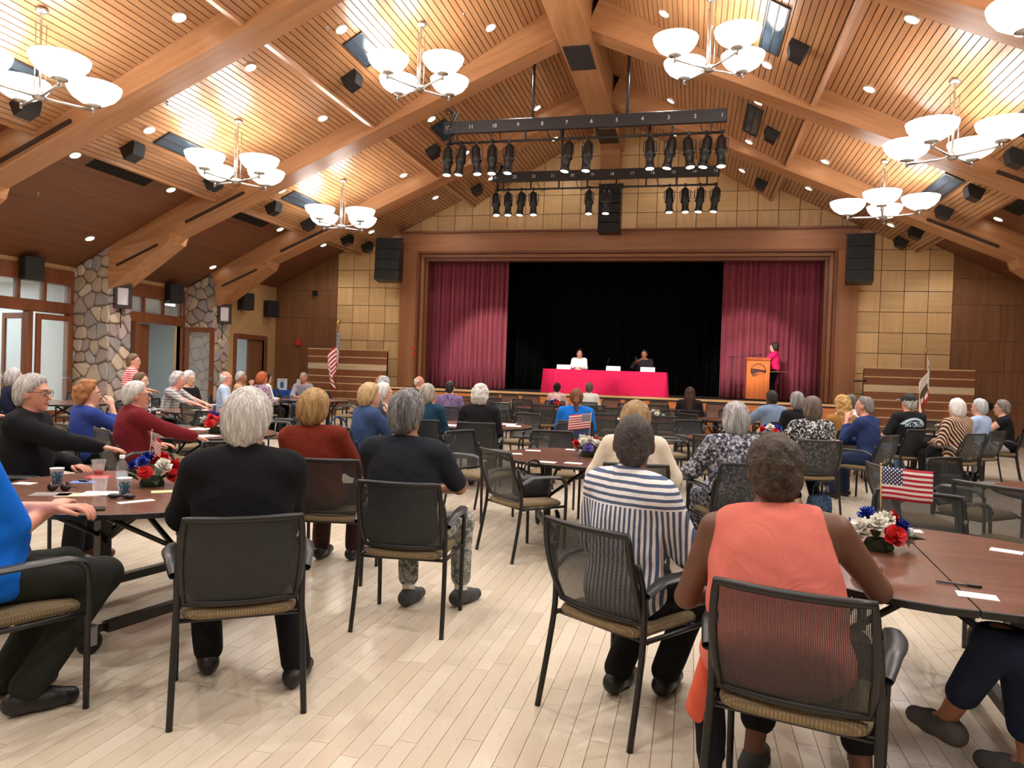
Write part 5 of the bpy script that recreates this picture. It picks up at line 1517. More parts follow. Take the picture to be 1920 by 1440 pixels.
seated('person in a bright blue tee with folded arms, cut by the left edge', -2.80, 2.50, 20, P_((14, 100, 204)), P_((38, 40, 36)), 'black armchair under the bright blue tee at the left edge', h=1.0, w=1.12, fat=.07, lean=-.06, side=-.16, dx=-.07, sleeve=.45, hair=('short',)+SALT, skin_c='pink', vox=.0105, rw=(-.05, .22, .82), lw=(.06, .20, .84), curlR=1.2, curlL=1.2, feet=[(-.14, .10, .10), (.12, .06, .10)], knees=[(-.16, .34, .53), (.14, .36, .53)], face=True, glasses=False)
seated('white haired person with glasses in a black suit reaching to the bouquet', -4.62, 4.36, 66, P_((20, 21, 25)), BLACKP, 'armchair under the glasses and black suit at the left', h=1.04, w=1.1, fat=.03, lean=.08, thick=.025, collar=True, hair=('neat', (160, 156, 154), (226, 224, 222)), skin_c='pink', vox=.0115, yaw=4, lw=(-.12, .24, .70), rw=(.10, .66, .82), face=True, glasses=True, curlR=.3, shoe=M_SHOEB)
seated('blond person in a rust velvet blouse with back to the camera', -2.58, 4.95, -12, P_((106, 38, 24)), P_((58, 34, 30)), 'black armchair under the rust velvet blouse', .10, -.06, dx=-.08, h=.96, w=1.02, fat=.03, lean=.03, side=-.05, thick=.022, hair=('fluffy',)+BLOND, yaw=12, vox=.012, rw=(.16, .26, .70))
seated('curly auburn person in a royal blue sweater', -5.75, 6.1, 25, P_((46, 66, 138)), BLACKP, 'armchair under the royal blue sweater', h=.90, w=.95, lean=.02, hair=('curly',)+AUB, yaw=22, vox=.014, rw=(.06, .16, 1.02), curlR=1.2, face=True)
seated('white haired person in a maroon shirt with an arm on the table', -5.0, 5.85, 32, P_((104, 26, 34)), KHAKI, 'armchair under the maroon shirt', h=.94, w=1.05, fat=.03, lean=.05, thick=.018, collar=True, hair=('neat',)+WHITE_H, skin_c='pink', yaw=20, vox=.014, rw=(.34, .44, .78), face=True, glasses=True)
seated('blond person in a denim jacket resting a hand on the chin', -3.4, 7.4, 40, P_((50, 70, 108)), DENIM, 'armchair with a blue tote bag under the denim jacket', h=.97, w=1.0, lean=.12, thick=.024, collar=True, hair=('fluffy', (176, 140, 92), (232, 208, 164)), yaw=10, vox=.015, rw=(.08, .22, 1.0), curlR=1.3, face=True)
seated('white haired person in a grey print scarf behind the denim jacket', -3.62, 8.35, 45, P_((64, 62, 68)), BLACKP, h=.97, w=.95, lean=.05, hair=('bob',)+WHITE_H, yaw=20, vox=.017, face=True, scarf=cloth('print', (40, 38, 44), (190, 186, 186)))
seated('ash blond long haired person in a teal top', -3.33, 9.05, -6, P_((30, 62, 84)), BLACKP, h=.96, w=.95, lean=.03, hair=('bob', (132, 128, 118), (206, 202, 188)), yaw=10, vox=.016)
seated('white haired person in a black cardigan with plaid cuffs', -2.62, 9.05, -8, P_((24, 24, 27)), DENIM, h=.98, w=1.02, lean=.05, thick=.02, hair=('curly', (180, 176, 170), (244, 242, 238)), yaw=14, vox=.016)
seated('dark haired person with a bald spot in a purple print top', -4.2, 12.55, -6, cloth('print', (70, 60, 96), (130, 110, 150)), BLACKP, h=.97, w=1.0, hair=('thin', (24, 22, 22), (54, 48, 46)), vox=.02)
seated('grey haired person in a dark top left of the auburn head', -5.3, 12.2, 10, P_((60, 62, 70)), BLACKP, h=1.0, hair=('curly', (120, 118, 118), (206, 204, 204)), vox=.02)
seated('auburn haired person near the left of the stage opening', -6.1, 13.95, 60, P_((82, 62, 50)), BLACKP, h=.98, hair=('fluffy', (128, 80, 36), (186, 130, 70)), vox=.02)
seated('balding person in an olive jacket looking right', -5.6, 14.75, 80, P_((72, 74, 64)), GREYP, h=1.03, hair=('bald',)+WHITE_H, skin_c='pink', vox=.02, face=True, thick=.022)
# left rear group
seated('silver haired person in dark blue at the far left', -9.25, 8.45, 25, P_((28, 34, 54)), BLACKP, h=.97, hair=('bob', (128, 126, 128), (206, 204, 206)), vox=.018, yaw=10)
seated('person in pink at the left picture edge', -9.15, 7.75, 30, P_((190, 120, 120)), GREYP, h=.95, hair=('bald',)+WHITE_H, skin_c='pink', vox=.018)
person('standing person in a red and white striped top by the stone pillar', -9.1, 10.55, 40, cloth('hstripe', (196, 52, 70), (236, 206, 206)), P_((44, 52, 74)), stand=True, h=.93, w=1.0, fat=.02, hair=('short', (96, 76, 60), (146, 120, 96)), vox=.016, yaw=30, sleeve=.8, skin_c='pink', face=True, hem=-.14, lw=(-.20, .16, .98), rw=(.22, .2, 1.0))
seated('long brown haired person in a white lace top', -8.2, 9.68, 70, cloth('print', (214, 210, 204), (30, 30, 32)), BLACKP, h=.94, w=.92, hair=('long', (70, 52, 38), (122, 98, 76)), vox=.018, yaw=5, face=True)
seated('white haired person in a grey plaid shirt leaning to the table', -8.4, 10.55, 78, cloth('plaid', (120, 118, 122), (196, 194, 196)), GREYP, h=1.0, lean=.3, hair=('curly', (160, 160, 162), (230, 230, 232)), skin_c='pink', vox=.018, rw=(.18, .60, .78), lw=(-.1, .62, .78), face=True)
seated('white haired person in black with a yellow scarf', -8.6, 11.3, 95, P_((24, 24, 26)), BLACKP, h=.97, hair=('fluffy',)+WHITE_H, vox=.018, scarf=cloth('print', (196, 186, 70), (240, 232, 150)), face=True)
seated('pink cheeked person in a pale blue shirt with a red bag strap', -8.55, 12.3, 60, P_((176, 196, 222)), KHAKI, h=1.0, hair=('bald',)+WHITE_H, skin_c='pink', vox=.02, face=True, glasses=True)
seated('grey haired person in a beige jacket with a hand on the mouth', -9.2, 13.75, 70, P_((176, 146, 116)), KHAKI, h=.98, hair=('short', (130, 130, 130), (214, 212, 210)), vox=.02, face=True, rw=(.06, .20, 1.05), curlR=1.3, skin_c='tan')
seated('copper haired person in a floral blouse', -8.64, 13.65, 20, cloth('print', (60, 56, 84), (176, 150, 168)), BLACKP, h=.97, hair=('fluffy', (136, 64, 28), (190, 100, 52)), vox=.02)
seated('dark haired person in a white blouse', -9.25, 14.8, 40, P_((226, 224, 220)), BLACKP, h=.95, hair=('bob',)+BLACK_H, vox=.02)
seated('grey haired person in a grey shirt facing the camera', -9.0, 15.9, 165, P_((128, 126, 134)), GREYP, h=1.0, lean=.15, hair=('short', (98, 92, 86), (160, 152, 146)), skin_c='tan', vox=.02, face=True, pitch=-18, rw=(.1, .4, .78), lw=(-.1, .4, .78))
# front centre
seated('dark bun haired person in a pale floral top before the pink tablecloth', -3.15, 17.5, 0, cloth('print', (222, 214, 204), (186, 140, 134)), BLACKP, h=.93, w=.92, hair=('bun',)+BLACK_H, vox=.02)
seated('short brown haired person in a pale grey sweater', -2.38, 17.5, 0, P_((196, 194, 186)), BLACKP, h=.97, w=1.0, hair=('neat', (62, 50, 38), (120, 104, 84)), vox=.02)
seated('ponytailed person in a bright blue top', -1.58, 10.3, -8, P_((20, 104, 196)), DENIM, h=.95, w=1.05, fat=.04, lean=.08, sleeve=.45, hair=('pony', (92, 52, 34), (160, 104, 70)), vox=.016)
seated('long haired person in a dark coat near the front row', -.05, 15.4, 0, P_((30, 26, 26)), BLACKP, h=.98, w=1.0, hair=('long', (34, 20, 14), (84, 54, 38)), vox=.018, thick=.024)
# right half
seated('sandy haired person in a cream sweater behind the striped shirt', -.42, 5.72, -8, P_((214, 204, 186)), KHAKI, h=.94, w=1.02, fat=.02, lean=.08, thick=.022, hair=('fluffy', (140, 110, 74), (206, 176, 134)), yaw=18, vox=.014, rw=(.22, .22, .76), lw=(-.2, .24, .76))
seated('silver bob haired person in a grey patterned dress', .33, 6.2, -22, cloth('print', (196, 196, 206), (58, 60, 70), (120, 124, 140)), cloth('print', (196, 196, 206), (58, 60, 70), (120, 124, 140)), 'armchair under the grey patterned dress', h=.97, w=1.05, fat=.03, lean=.05, thick=.022, hair=('bob', (124, 126, 128), (222, 222, 222)), yaw=8, vox=.0125, lw=(-.28, .30, .70), skirt=True, sleeve=.95)
seated('blue jacketed person with a shaved head before the stage', 1.25, 12.6, -32, P_((112, 132, 158)), P_((70, 78, 96)), h=1.03, w=1.12, lean=.1, thick=.026, collar=True, hair=('buzz', (26, 22, 20), (60, 52, 48)), skin_c='brown', vox=.018, lw=(-.34, .42, .80))
seated('grey brown bob haired person in a black and white print top', 1.32, 9.0, -14, cloth('print', (206, 206, 206), (40, 42, 48)), BLACKP, 'armchair under the black and white print top', h=1.0, w=1.08, fat=.03, lean=.05, hair=('bob', (84, 74, 66), (140, 128, 116)), vox=.015, lw=(-.28, .28, .78), sleeve=.6, feet=[(-.05, .10, .10), (.14, .06, .10)], legs=.8, shoe=M_SHOEG)
seated('grey bob haired person in black behind the print top', 1.5, 11.7, -20, P_((26, 27, 32)), BLACKP, h=1.02, hair=('bob', (100, 98, 96), (172, 170, 168)), vox=.018)
seated('dark grey haired person in a white shirt', 2.38, 12.4, -12, P_((234, 234, 238)), GREYP, h=1.0, hair=('short', (58, 54, 50), (120, 114, 108)), vox=.018, collar=True)
seated('long curly blond haired person beside the blue sweater', 2.04, 11.25, -25, P_((150, 110, 60)), BLACKP, h=.98, hair=('curly_long', (150, 104, 52), (226, 186, 122)), vox=.018)
seated('balding person in a blue sweater looking left with a hand at the chin', 2.2, 10.35, -52, P_((40, 54, 96)), P_((40, 52, 80)), 'armchair under the blue sweater', h=1.03, w=1.08, lean=.15, hair=('thin', (96, 92, 90), (160, 156, 154)), skin_c='pink', vox=.015, lw=(-.05, .24, 1.02), rw=(.0, .32, .74), curlL=1.3, face=True, yaw=-8)
seated('person in a black cap and printed black tee with pale jeans', 3.14, 12.2, -26, cloth('backprint', (26, 27, 31), (168, 190, 206)), JEANS, 'armchair under the black cap and printed tee', h=1.06, w=1.2, fat=.05, lean=.04, sleeve=.45, hair=('short', (150, 148, 146), (226, 224, 222)), cap=plain('black_cap_cloth', (24, 24, 25), .8), skin_c='pink', vox=.015, lw=(-.30, .24, .72), feet=[(-.30, .22, .10), (.12, .18, .10)], knees=[(-.26, .36, .52), (.14, .37, .52)], shoe=M_SHOEB)
seated('white haired person in a brown and cream striped sweater', 3.66, 11.75, -40, cloth('vstripe', (60, 40, 38), (206, 176, 150)), BLACKP, 'armchair under the brown striped sweater', h=1.0, w=1.12, fat=.04, lean=.08, thick=.026, hair=('bob', (206, 204, 202), (250, 249, 247)), vox=.015, yaw=4)
seated('silver haired person in a pale blue shirt behind the striped sweater', 4.25, 12.7, -45, P_((156, 176, 206)), GREYP, h=1.0, hair=('neat', (150, 152, 158), (214, 216, 220)), vox=.018)
seated('grey haired person in a black sleeveless top at the right edge', 4.98, 13.75, -72, P_((26, 26, 30)), P_((168, 168, 168)), 'armchair under the black sleeveless top', h=.98, w=.98, lean=.12, sleeve=.12, hair=('neat', (92, 88, 84), (168, 162, 156)), vox=.016, face=True, glasses=True, lw=(-.08, .42, .78), rw=(.06, .42, .78), shoe=M_SHOE)
seated('person in navy trousers and grey clogs, cut by the right edge', 1.48, 2.8, -56, P_((150, 150, 156)), P_((36, 44, 66)), 'armchair at the lower right corner under the navy trousers', h=1.0, w=1.05, hair=('short',)+BROWN, skin_c='tan', vox=.011, knees=[(-.02, .43, .585), (.14, .40, .50)], feet=[(.10, .62, .20), (.18, .36, .10)], legs=.66, rw=(.14, .10, .66), lw=(-.14, .10, .66), shoe=M_SANDAL)
# on the stage
person('person in a white blouse seated behind the pink tablecloth', -3.30, 21.78, 178, P_((240, 238, 238)), BLACKP, zbase=ZS, h=.95, w=.95, hair=('long', (20, 14, 14), (50, 38, 34)), vox=.018, face=True, yaw=-10, rw=(.1, .3, .76), lw=(-.1, .3, .76))
person('person in a dark jacket holding a microphone behind the pink tablecloth', -1.40, 21.78, 178, P_((38, 36, 44)), BLACKP, zbase=ZS, h=1.0, w=1.05, hair=('short',)+BLACK_H, skin_c='tan', vox=.018, face=True, rw=(.20, .32, .96), lw=(-.1, .3, .76), thick=.024, yaw=6)
person('dark haired person in a magenta jacket speaking at the podium', 2.12, 21.62, -75, P_((206, 30, 96)), BLACKP, zbase=ZS, stand=True, h=.95, w=.95, hair=('bob', (22, 16, 16), (54, 42, 38)), vox=.018, face=True, thick=.024, rw=(.18, .34, 1.12), lw=(-.18, .34, 1.12))
for x, lab in ((-3.30, 'chair behind the pink tablecloth under the white blouse'), (-1.40, 'chair behind the pink tablecloth under the dark jacket')):
    c = chair(x, 21.78, 178, lab); c.location.z = ZS
# ------------------------------------------------------------------ stage furniture
M_SKIRT = cloth('plain', (206, 34, 84))
stbl = thing('stage_table', 'long table on the stage under a pleated magenta cloth', 'table', (-2.45, 21.2, ZS))
MB().bev((-1.72, -.36, .66), (1.72, .36, .69), .004).build('table_top', M_WHITE, stbl)
for sx in (-1.6, 0, 1.6):
    for sy in (-.3, .3): MB().tube([(sx, sy, 0), (sx, sy, .66)], .015, 6).build('leg', M_BLACKM, stbl)
sk = thing('tablecloth', 'pleated magenta cloth around the stage table', 'tablecloth', (-2.45, 21.2, ZS))
MB().bev((-1.735, -.375, .69), (1.735, .375, .697), .002).build('cloth_top', M_SKIRT, sk)
def skirt_fn(u, v):
    P = [(-1.735, .375), (-1.735, -.375), (1.735, -.375), (1.735, .375)]; Ls = [.75, 3.47, .75]; T = sum(Ls); d = u*T
    k = 0
    while k < 2 and d > Ls[k]: d -= Ls[k]; k += 1
    a, b = P[k], P[k+1]; f = d/Ls[k]; x = a[0]+(b[0]-a[0])*f; y = a[1]+(b[1]-a[1])*f
    nx, ny = [(-1, 0), (0, -1), (1, 0)][k]; am = (.012+.028*(1-v))*(math.sin(u*T*2*PI*7.5+.6*math.sin(u*40))*.5+.5) + .03*(1-v)
    return (x+nx*am, y+ny*am, .01+.685*v)
MB().grid(skirt_fn, 300, 5).build('skirt', M_SKIRT, sk)
for x, lab in ((-3.62, 'white name card at the left of the stage table'), (-2.2, 'white name card in the middle of the stage table'), (-1.24, 'white name card before the dark jacket')):
    o = thing('name_card', lab, 'name card', (x, 21.0, ZS+.697), 0, 'folded name cards')
    b = MB(); b.add([(-.2, -.05, 0), (.2, -.05, 0), (.2, 0, .13), (-.2, 0, .13), (.2, .05, 0), (-.2, .05, 0)], [(0, 1, 2, 3), (3, 2, 4, 5)]); b.build('card', M_PAPER, o)
def desk_mic(x, y, z, lab, lean):
    o = thing('microphone', lab, 'microphone', (x, y, z), 0, 'microphones on the stage')
    MB().lathe([(.06, 0), (.055, .015), (.015, .02)], 14).build('base', M_BLACK, o); MB().tube([(0, 0, .015), (lean*.4, 0, .16), (lean, -.02, .30)], .006, 6).build('gooseneck', M_BLACK, o); MB().ball((lean*1.1, -.022, .325), (.014, .014, .03), 8, 6).build('capsule', M_BLACK, o)
desk_mic(-2.4, 21.05, ZS+.697, 'thin black desk microphone in the middle of the stage table', .06)
mic = thing('microphone', 'black hand microphone held by the dark jacket on stage', 'microphone', (-1.61, 21.36, ZS+1.05), 0, 'microphones on the stage')
MB().tube([(0, 0, -.12), (0, 0, .03)], [.009, .013], 8).build('handle', M_BLACK, mic); MB().ball((0, 0, .05), .024, 10, 6).build('head', M_DGREY, mic)
# podium with the hill-and-field emblem
pod = thing('podium', 'orange wooden podium with a round dark field emblem', 'podium', (1.71, 21.25, ZS))
MB().bev((-.3, -.22, .05), (.3, .22, 1.12), .006).build('cabinet', M_PODIUM, pod); MB().box((-.27, -.19, 0), (.27, .19, .05)).build('plinth', M_BLACK, pod)
b = MB(); b.prism([(-.25, 1.12), (.24, 1.12), (.24, 1.2), (-.25, 1.13)], 'x', -.31, .31); b.build('reading_top', M_PODIUM, pod)
b = MB(); b.bev((.3, -.2, .80), (.82, .2, .825), .004); b.build('side_shelf', M_TRIMX, pod); MB().tube([(.3, 0, .62), (.62, 0, .80)], .012, 6).build('shelf_bracket', M_BLACKM, pod)
M_EMB = plain('emblem_dark_brown', (58, 26, 26), .5)
def emb(poly, nm='emblem_piece'):
    b = MB(); b.prism(poly, 'y', -.227, -.219); b.build(nm, M_EMB, pod)
ER = .2; ec = .82
ring = [(ER*math.cos(a), ec+ER*math.sin(a)) for a in [PI*k/20 for k in range(21)]]+[((ER-.018)*math.cos(a), ec+(ER-.018)*math.sin(a)) for a in [PI*(20-k)/20 for k in range(21)]]
for k in range(20): emb([ring[k], ring[k+1], ring[40-k], ring[41-k]], 'emblem_ring')
def inside(p):
    d = math.hypot(p[0], p[1]-ec); return p if d <= ER else (p[0]*ER/d, ec+(p[1]-ec)*ER/d)
for (l0, r0, l1, r1) in [(.06, .0, .015, -.045), (.0, -.03, -.06, -.02), (-.07, .0, -.115, .03), (-.125, -.02, -.16, .0), (-.165, -.06, -.2, -.05)]:
    n = 8; up = [inside((-.2+.4*i/n, ec+l0+(r0-l0)*(i/n)+.02*math.sin(PI*i/n))) for i in range(n+1)]; dn = [inside((-.2+.4*i/n, ec+l1+(r1-l1)*(i/n)+.02*math.sin(PI*i/n))) for i in range(n+1)]
    for i in range(n):
        q = [up[i], up[i+1], dn[i+1], dn[i]]
        if max(abs(q[0][1]-q[3][1]), abs(q[1][1]-q[2][1])) > .004: emb(q[::-1], 'emblem_field')
ms = thing('microphone_stand', 'black boom microphone stand left of the podium', 'microphone stand', (1.05, 21.35, ZS))
MB().lathe([(.14, 0), (.13, .02), (.02, .03)], 14).build('base', M_BLACK, ms); MB().tube([(0, 0, .02), (0, 0, 1.2)], .011, 6).build('pole', M_BLACK, ms); MB().tube([(-.14, 0, 1.17), (.62, 0, 1.26)], .008, 6).build('boom', M_BLACK, ms); MB().tube([(.62, 0, 1.26), (.76, 0, 1.27)], .017, 8).build('microphone', M_BLACK, ms)

# ------------------------------------------------------------------ stair walls beside the stage
M_STRIP = wood('pale_ash_strip', (196, 158, 112), (216, 182, 138), 'x', .8, .45); M_BAND = wood('weathered_pale_board', (176, 152, 118), (206, 184, 150), 'x', 2.0, .6)
M_BOARD = wood('chestnut_board', (112, 66, 38), (136, 84, 50), 'x', .7, .42, .06)
def stair_wall(x0, x1, y, top, label):
    t = link('stair_wall', None, label=label, cat='wall')
    MB().box((x0, y+.03, 0), (x1, y+.12, top-.03)).build('core', M_GAP, t)
    z = top; spec = [(.20, M_BOARD), (.035, M_STRIP), (.185, M_BOARD), (.19, M_BAND), (.19, M_BOARD), (.035, M_STRIP), (.185, M_BOARD), (.035, M_STRIP), (.20, M_BOARD), (.035, M_STRIP), (.20, M_BOARD), (.035, M_STRIP)]
    for h, m in spec:
        dp = .0 if m is M_STRIP else (.012 if m is M_BAND else .02)
        c = ((x0+x1)/2, y+.015, z-h/2); w = (x1-x0)/2
        MB().bev((-w, -.015-dp*0+(.008 if m is M_BOARD else 0), -h/2+.002), (w, .04, h/2-.002), .003).build('board', m, t, c); z -= h
    c = ((x0+x1)/2, y, z/2)
    MB().box((-(x1-x0)/2, .0, -z/2), ((x1-x0)/2, .05, z/2-.003)).build('board', M_BOARD, t, c)
    MB().box((x0, y, top), (x1, y+.14, top+.03)).build('cap', M_STRIP, t)
stair_wall(-11.75, -9.1, 21.0, 2.02, 'chestnut board wall with pale strips behind the striped flag')
stair_wall(4.35, 6.95, 21.0, 1.93, 'chestnut board wall with pale strips behind the white flag')
stp = link('stage_steps', None, label='pale wooden steps at the left of the stage', cat='steps')
for k in range(3): MB().bev((-10.4+k*.45, 20.35, 0), (-9.2, 20.98, .18*(k+1)), .006).build('step', M_BAND, stp)
rl = thing('handrail', 'dark metal handrail stub right of the stage casing', 'handrail', (4.36, 21.0, 1.6)); MB().tube([(0, -.02, 0), (0, -.2, 0), (-.3, -.22, -.02)], .022, 8).build('rail', M_BLACKM, rl)

# ------------------------------------------------------------------ flags on poles
def flag_mat(nm, seed):
    t = NT(nm); uv = t.n('ShaderNodeUVMap'); sp = t.n('ShaderNodeSeparateXYZ'); t.l(uv.outputs[0], sp.inputs[0]); U, V = sp.outputs[0], sp.outputs[1]
    st = t.math('MODULO', t.math('FLOOR', t.math('MULTIPLY', V, 12.999)), 2)
    col = t.mix(st, lin((184, 30, 50)), lin((236, 232, 230)))
    can = t.math('MULTIPLY', t.math('LESS_THAN', U, .42), t.math('GREATER_THAN', V, 6/13.0))
    a = t.math('MULTIPLY', U, 11/.42); r = t.math('MULTIPLY', t.math('SUBTRACT', V, 6/13.0), 9*13/7.0)
    fx = t.math('SUBTRACT', t.math('FRACT', a), .5); fy = t.math('SUBTRACT', t.math('FRACT', r), .5)
    par = t.math('MODULO', t.math('ADD', t.math('FLOOR', a), t.math('FLOOR', r)), 2)
    d = t.math('SQRT', t.math('ADD', t.math('POWER', fx, 2), t.math('POWER', fy, 2)))
    star = t.math('MULTIPLY', t.math('LESS_THAN', d, .42), t.math('LESS_THAN', par, .5))
    col = t.mix(can, col, t.mix(star, lin((34, 44, 84)), lin((230, 230, 236))))
    t.l(col, t.b.inputs['Base Color']); t.b.inputs['Roughness'].default_value = .7; return t.m
M_USFLAG = flag_mat('stars_and_stripes', 0)
def uv_sheet(name, fn, nu, nv, mat, parent, uvfn=None, th=(0, .0015, 0)):
    mb = MB(); mb.grid(fn, nu, nv); n = len(mb.v)
    me = mb.mesh(name, mat); l = me.uv_layers.new(name='UVMap')
    for lp in me.loops:
        i = lp.vertex_index; u = (i % (nu+1))/nu; v = (i//(nu+1))/nv; l.data[lp.index].uv = (u, v) if uvfn is None else uvfn(u, v)
    o = link(name, me, parent); so = o.modifiers.new('thickness', 'SOLIDIFY'); so.thickness = .002; return o
us = thing('flag_stand', 'stars and stripes flag draped on a brass tipped pole, left of the stage', 'flag', (-10.4, 20.3, 0), 0, 'flags on floor stands')
MB().lathe([(.17, 0), (.17, .02), (.05, .06), (.03, .12)], 16).build('base', M_GOLD, us); MB().tube([(0, 0, .05), (0, 0, 2.75)], .016, 8).build('pole', M_TRIM, us)
f = MB(); f.ball((0, 0, 2.84), .09, 12, 8); f.lathe([(.03, 2.7), (.045, 2.74), (.03, 2.78)], 12); f.build('finial', M_GOLD, us)
def drape_us(u, v):
    # hoist along the pole top, fly end falling in folds: u from hoist to fly, v up
    x = -.02 + (.05+.19*u)*math.sin(5.2*u+1.3*(1-v)) + .05*u*(1-v); y = -.05-.09*math.cos(6.5*u+v)*(.25+.75*u)
    z = 2.62 - (1-v)*1.0 - u*.85
    return (x, y, z)
uv_sheet('flag', drape_us, 40, 24, M_USFLAG, us)
ca = thing('flag_stand', 'white flag with a red stripe draped on a pole, right of the stage', 'flag', (5.6, 20.3, 0), 0, 'flags on floor stands')
MB().lathe([(.17, 0), (.17, .02), (.05, .06), (.03, .12)], 16).build('base', M_GOLD, ca); MB().tube([(0, 0, .05), (0, 0, 2.36)], .016, 8).build('pole', M_TRIM, ca)
f = MB(); f.lathe([(.012, 2.34), (.035, 2.38), (.02, 2.44), (.0, 2.5)], 10); f.build('finial', M_GOLD, ca)
def ca_mat():
    t = NT('white_red_flag'); uv = t.n('ShaderNodeUVMap'); sp = t.n('ShaderNodeSeparateXYZ'); t.l(uv.outputs[0], sp.inputs[0]); U, V = sp.outputs[0], sp.outputs[1]
    c = t.mix(t.math('LESS_THAN', V, .17), lin((230, 226, 218)), lin((176, 34, 40)))
    d = t.math('SQRT', t.math('ADD', t.math('POWER', t.math('SUBTRACT', U, .16), 2), t.math('POWER', t.math('SUBTRACT', V, .80), 2)))
    c = t.mix(t.math('LESS_THAN', d, .07), c, lin((176, 34, 40)))
    d2 = t.math('ADD', t.math('POWER', t.math('DIVIDE', t.math('SUBTRACT', U, .52), .24), 2), t.math('POWER', t.math('DIVIDE', t.math('SUBTRACT', V, .48), .16), 2))
    c = t.mix(t.math('LESS_THAN', d2, 1), c, lin((98, 76, 54)))
    c = t.mix(t.math('GREATER_THAN', U, .965), c, lin((196, 158, 70)))
    t.l(c, t.b.inputs['Base Color']); t.b.inputs['Roughness'].default_value = .7; return t.m
def drape_ca(u, v):
    a = u*3.4; spread = .05+.11*(1-v)
    return (.02+(.04+.14*u)*math.sin(5.0*u+1.1*(1-v)), -.05-.08*math.cos(6.2*u+v)*(.25+.75*u), 2.28-(1-v)*.95-u*.72)
uv_sheet('flag', drape_ca, 40, 24, ca_mat(), ca)

# ------------------------------------------------------------------ small wall fixtures
def wall_box(name, lab, cat, a, b, m):
    c = [(a[i]+b[i])/2 for i in range(3)]; o = MB(); o.bev([a[i]-c[i] for i in range(3)], [b[i]-c[i] for i in range(3)], .008); return o.build(name, m, None, c, label=lab, cat=cat)
wall_box('fire_alarm', 'small red fire alarm on the dark wood wall', 'alarm', (-12.68, 21.80, 2.14), (-12.5, 21.87, 2.34), plain('alarm_red', (196, 52, 40), .4))
wall_box('wall_sensor', 'small black box high on the dark wood wall', 'sensor', (-12.1, 21.78, 3.78), (-11.95, 21.87, 3.93), M_BLACK)
wall_box('wall_outlet', 'black wall plate near the right edge', 'outlet', (7.5, 21.84, .95), (7.68, 21.87, 1.12), M_BLACK)
for k in range(2): wall_box('pull_station', 'red switch on the stage casing, %s one' % ('upper' if k else 'lower'), 'switch', (-8.53, 21.69, 1.9+.2*k), (-8.45, 21.74, 2.02+.2*k), plain('alarm_red', (196, 52, 40), .4))
for x, z, lab in ((-5.25, 6.45, 'white pull cord hanging left above the stage'), (-.12, 6.3, 'white pull cord hanging right above the stage')):
    o = thing('window_cord', lab, 'cord', (x, 21.8, z)); MB().tube([(0, 0, .35), (.005, 0, 0), (-.01, 0, -.45)], .008, 6).build('cord', M_WHITE, o); MB().lathe([(.012, -.52), (.02, -.48), (.008, -.44)], 8, (-.01, 0, 0)).build('tassel', M_WHITE, o)

# display table with printed boards by the tan wall
dt = thing('display_table', 'table under a blue cloth with printed boards by the dark wall', 'table', (-11.75, 19.9, 0)); M_BLUEC = cloth('plain', (24, 62, 128))
MB().bev((-.6, -.35, .70), (.6, .35, .74), .01).build('table_top', M_BLUEC, dt); MB().sheet(lambda u, v: (-.62+1.24*u, -.37-.015*math.sin(u*40), .05+.68*v), 40, 3, (0, .01, 0)).build('cloth_front', M_BLUEC, dt)
for sx in (-.5, .5):
    for sy in (-.28, .28): MB().tube([(sx, sy, 0), (sx, sy, .7)], .014, 6).build('leg', M_BLACKM, dt)
M_POST = plain('printed_board', (206, 214, 224), .6); M_POSTK = plain('board_print_blue', (60, 96, 140), .6)
for x, lab in ((-12.0, 'printed board on the blue table, left one'), (-11.35, 'printed board on the blue table, right one')):
    o = thing('display_board', lab, 'sign', (x, 19.95, .74), 0, 'printed boards'); MB().box((-.16, 0, 0), (.16, .02, .34)).build('board', M_POST, o); MB().box((-.06, -.004, .06), (.06, 0, .24)).build('print_block', M_POSTK, o)
    for k in range(3): MB().box((-.13, -.004, .27+.02*k), (.10, 0, .275+.02*k)).build('print_line', M_POSTK, o)

# ------------------------------------------------------------------ bouquets with small flags
def flower_mesh(nm, col, dark, seed, layers=4):
    r = random.Random(seed); mb = MB()
    for L in range(layers):
        n = 7; R = .040*(1-.18*L); tilt = .35+.28*L
        for k in range(n):
            a = 2*PI*(k+.5*(L % 2))/n+r.random()*.3; ca_, sa = math.cos(a), math.sin(a); rr = R*(.9+.25*r.random()); up = rr*math.tan(min(tilt, 1.2))*.55; w = rr*.52
            tx, ty = -sa, ca_
            p = [(0, 0, .004*L), (ca_*rr*.55+tx*w, sa*rr*.55+ty*w, up*.5+.006*L), (ca_*rr+tx*w*.5, sa*rr+ty*w*.5, up+.006*L+r.uniform(-.006, .006)), (ca_*rr*1.04, sa*rr*1.04, up+.006*L+r.uniform(-.008, .008)), (ca_*rr-tx*w*.5, sa*rr-ty*w*.5, up+.006*L+r.uniform(-.006, .006)), (ca_*rr*.55-tx*w, sa*rr*.55-ty*w, up*.5+.006*L)]
            mb.add(p, [(0, 1, 2, 3), (0, 3, 4, 5)], 0, True)
    mb.ball((0, 0, .016), (.013, .013, .015), 6, 4)
    return mb.mesh(nm, plain(nm+'_petal', col, .65, var=.22, vs=60))
FL = {'red': flower_mesh('red_flower', (196, 20, 22), 0, 1), 'white': flower_mesh('white_flower', (226, 224, 214), 0, 2), 'blue': flower_mesh('blue_flower', (24, 56, 158), 0, 3), 'cream': flower_mesh('cream_flower', (206, 206, 176), 0, 4), 'purple': flower_mesh('purple_flower', (96, 84, 170), 0, 5)}
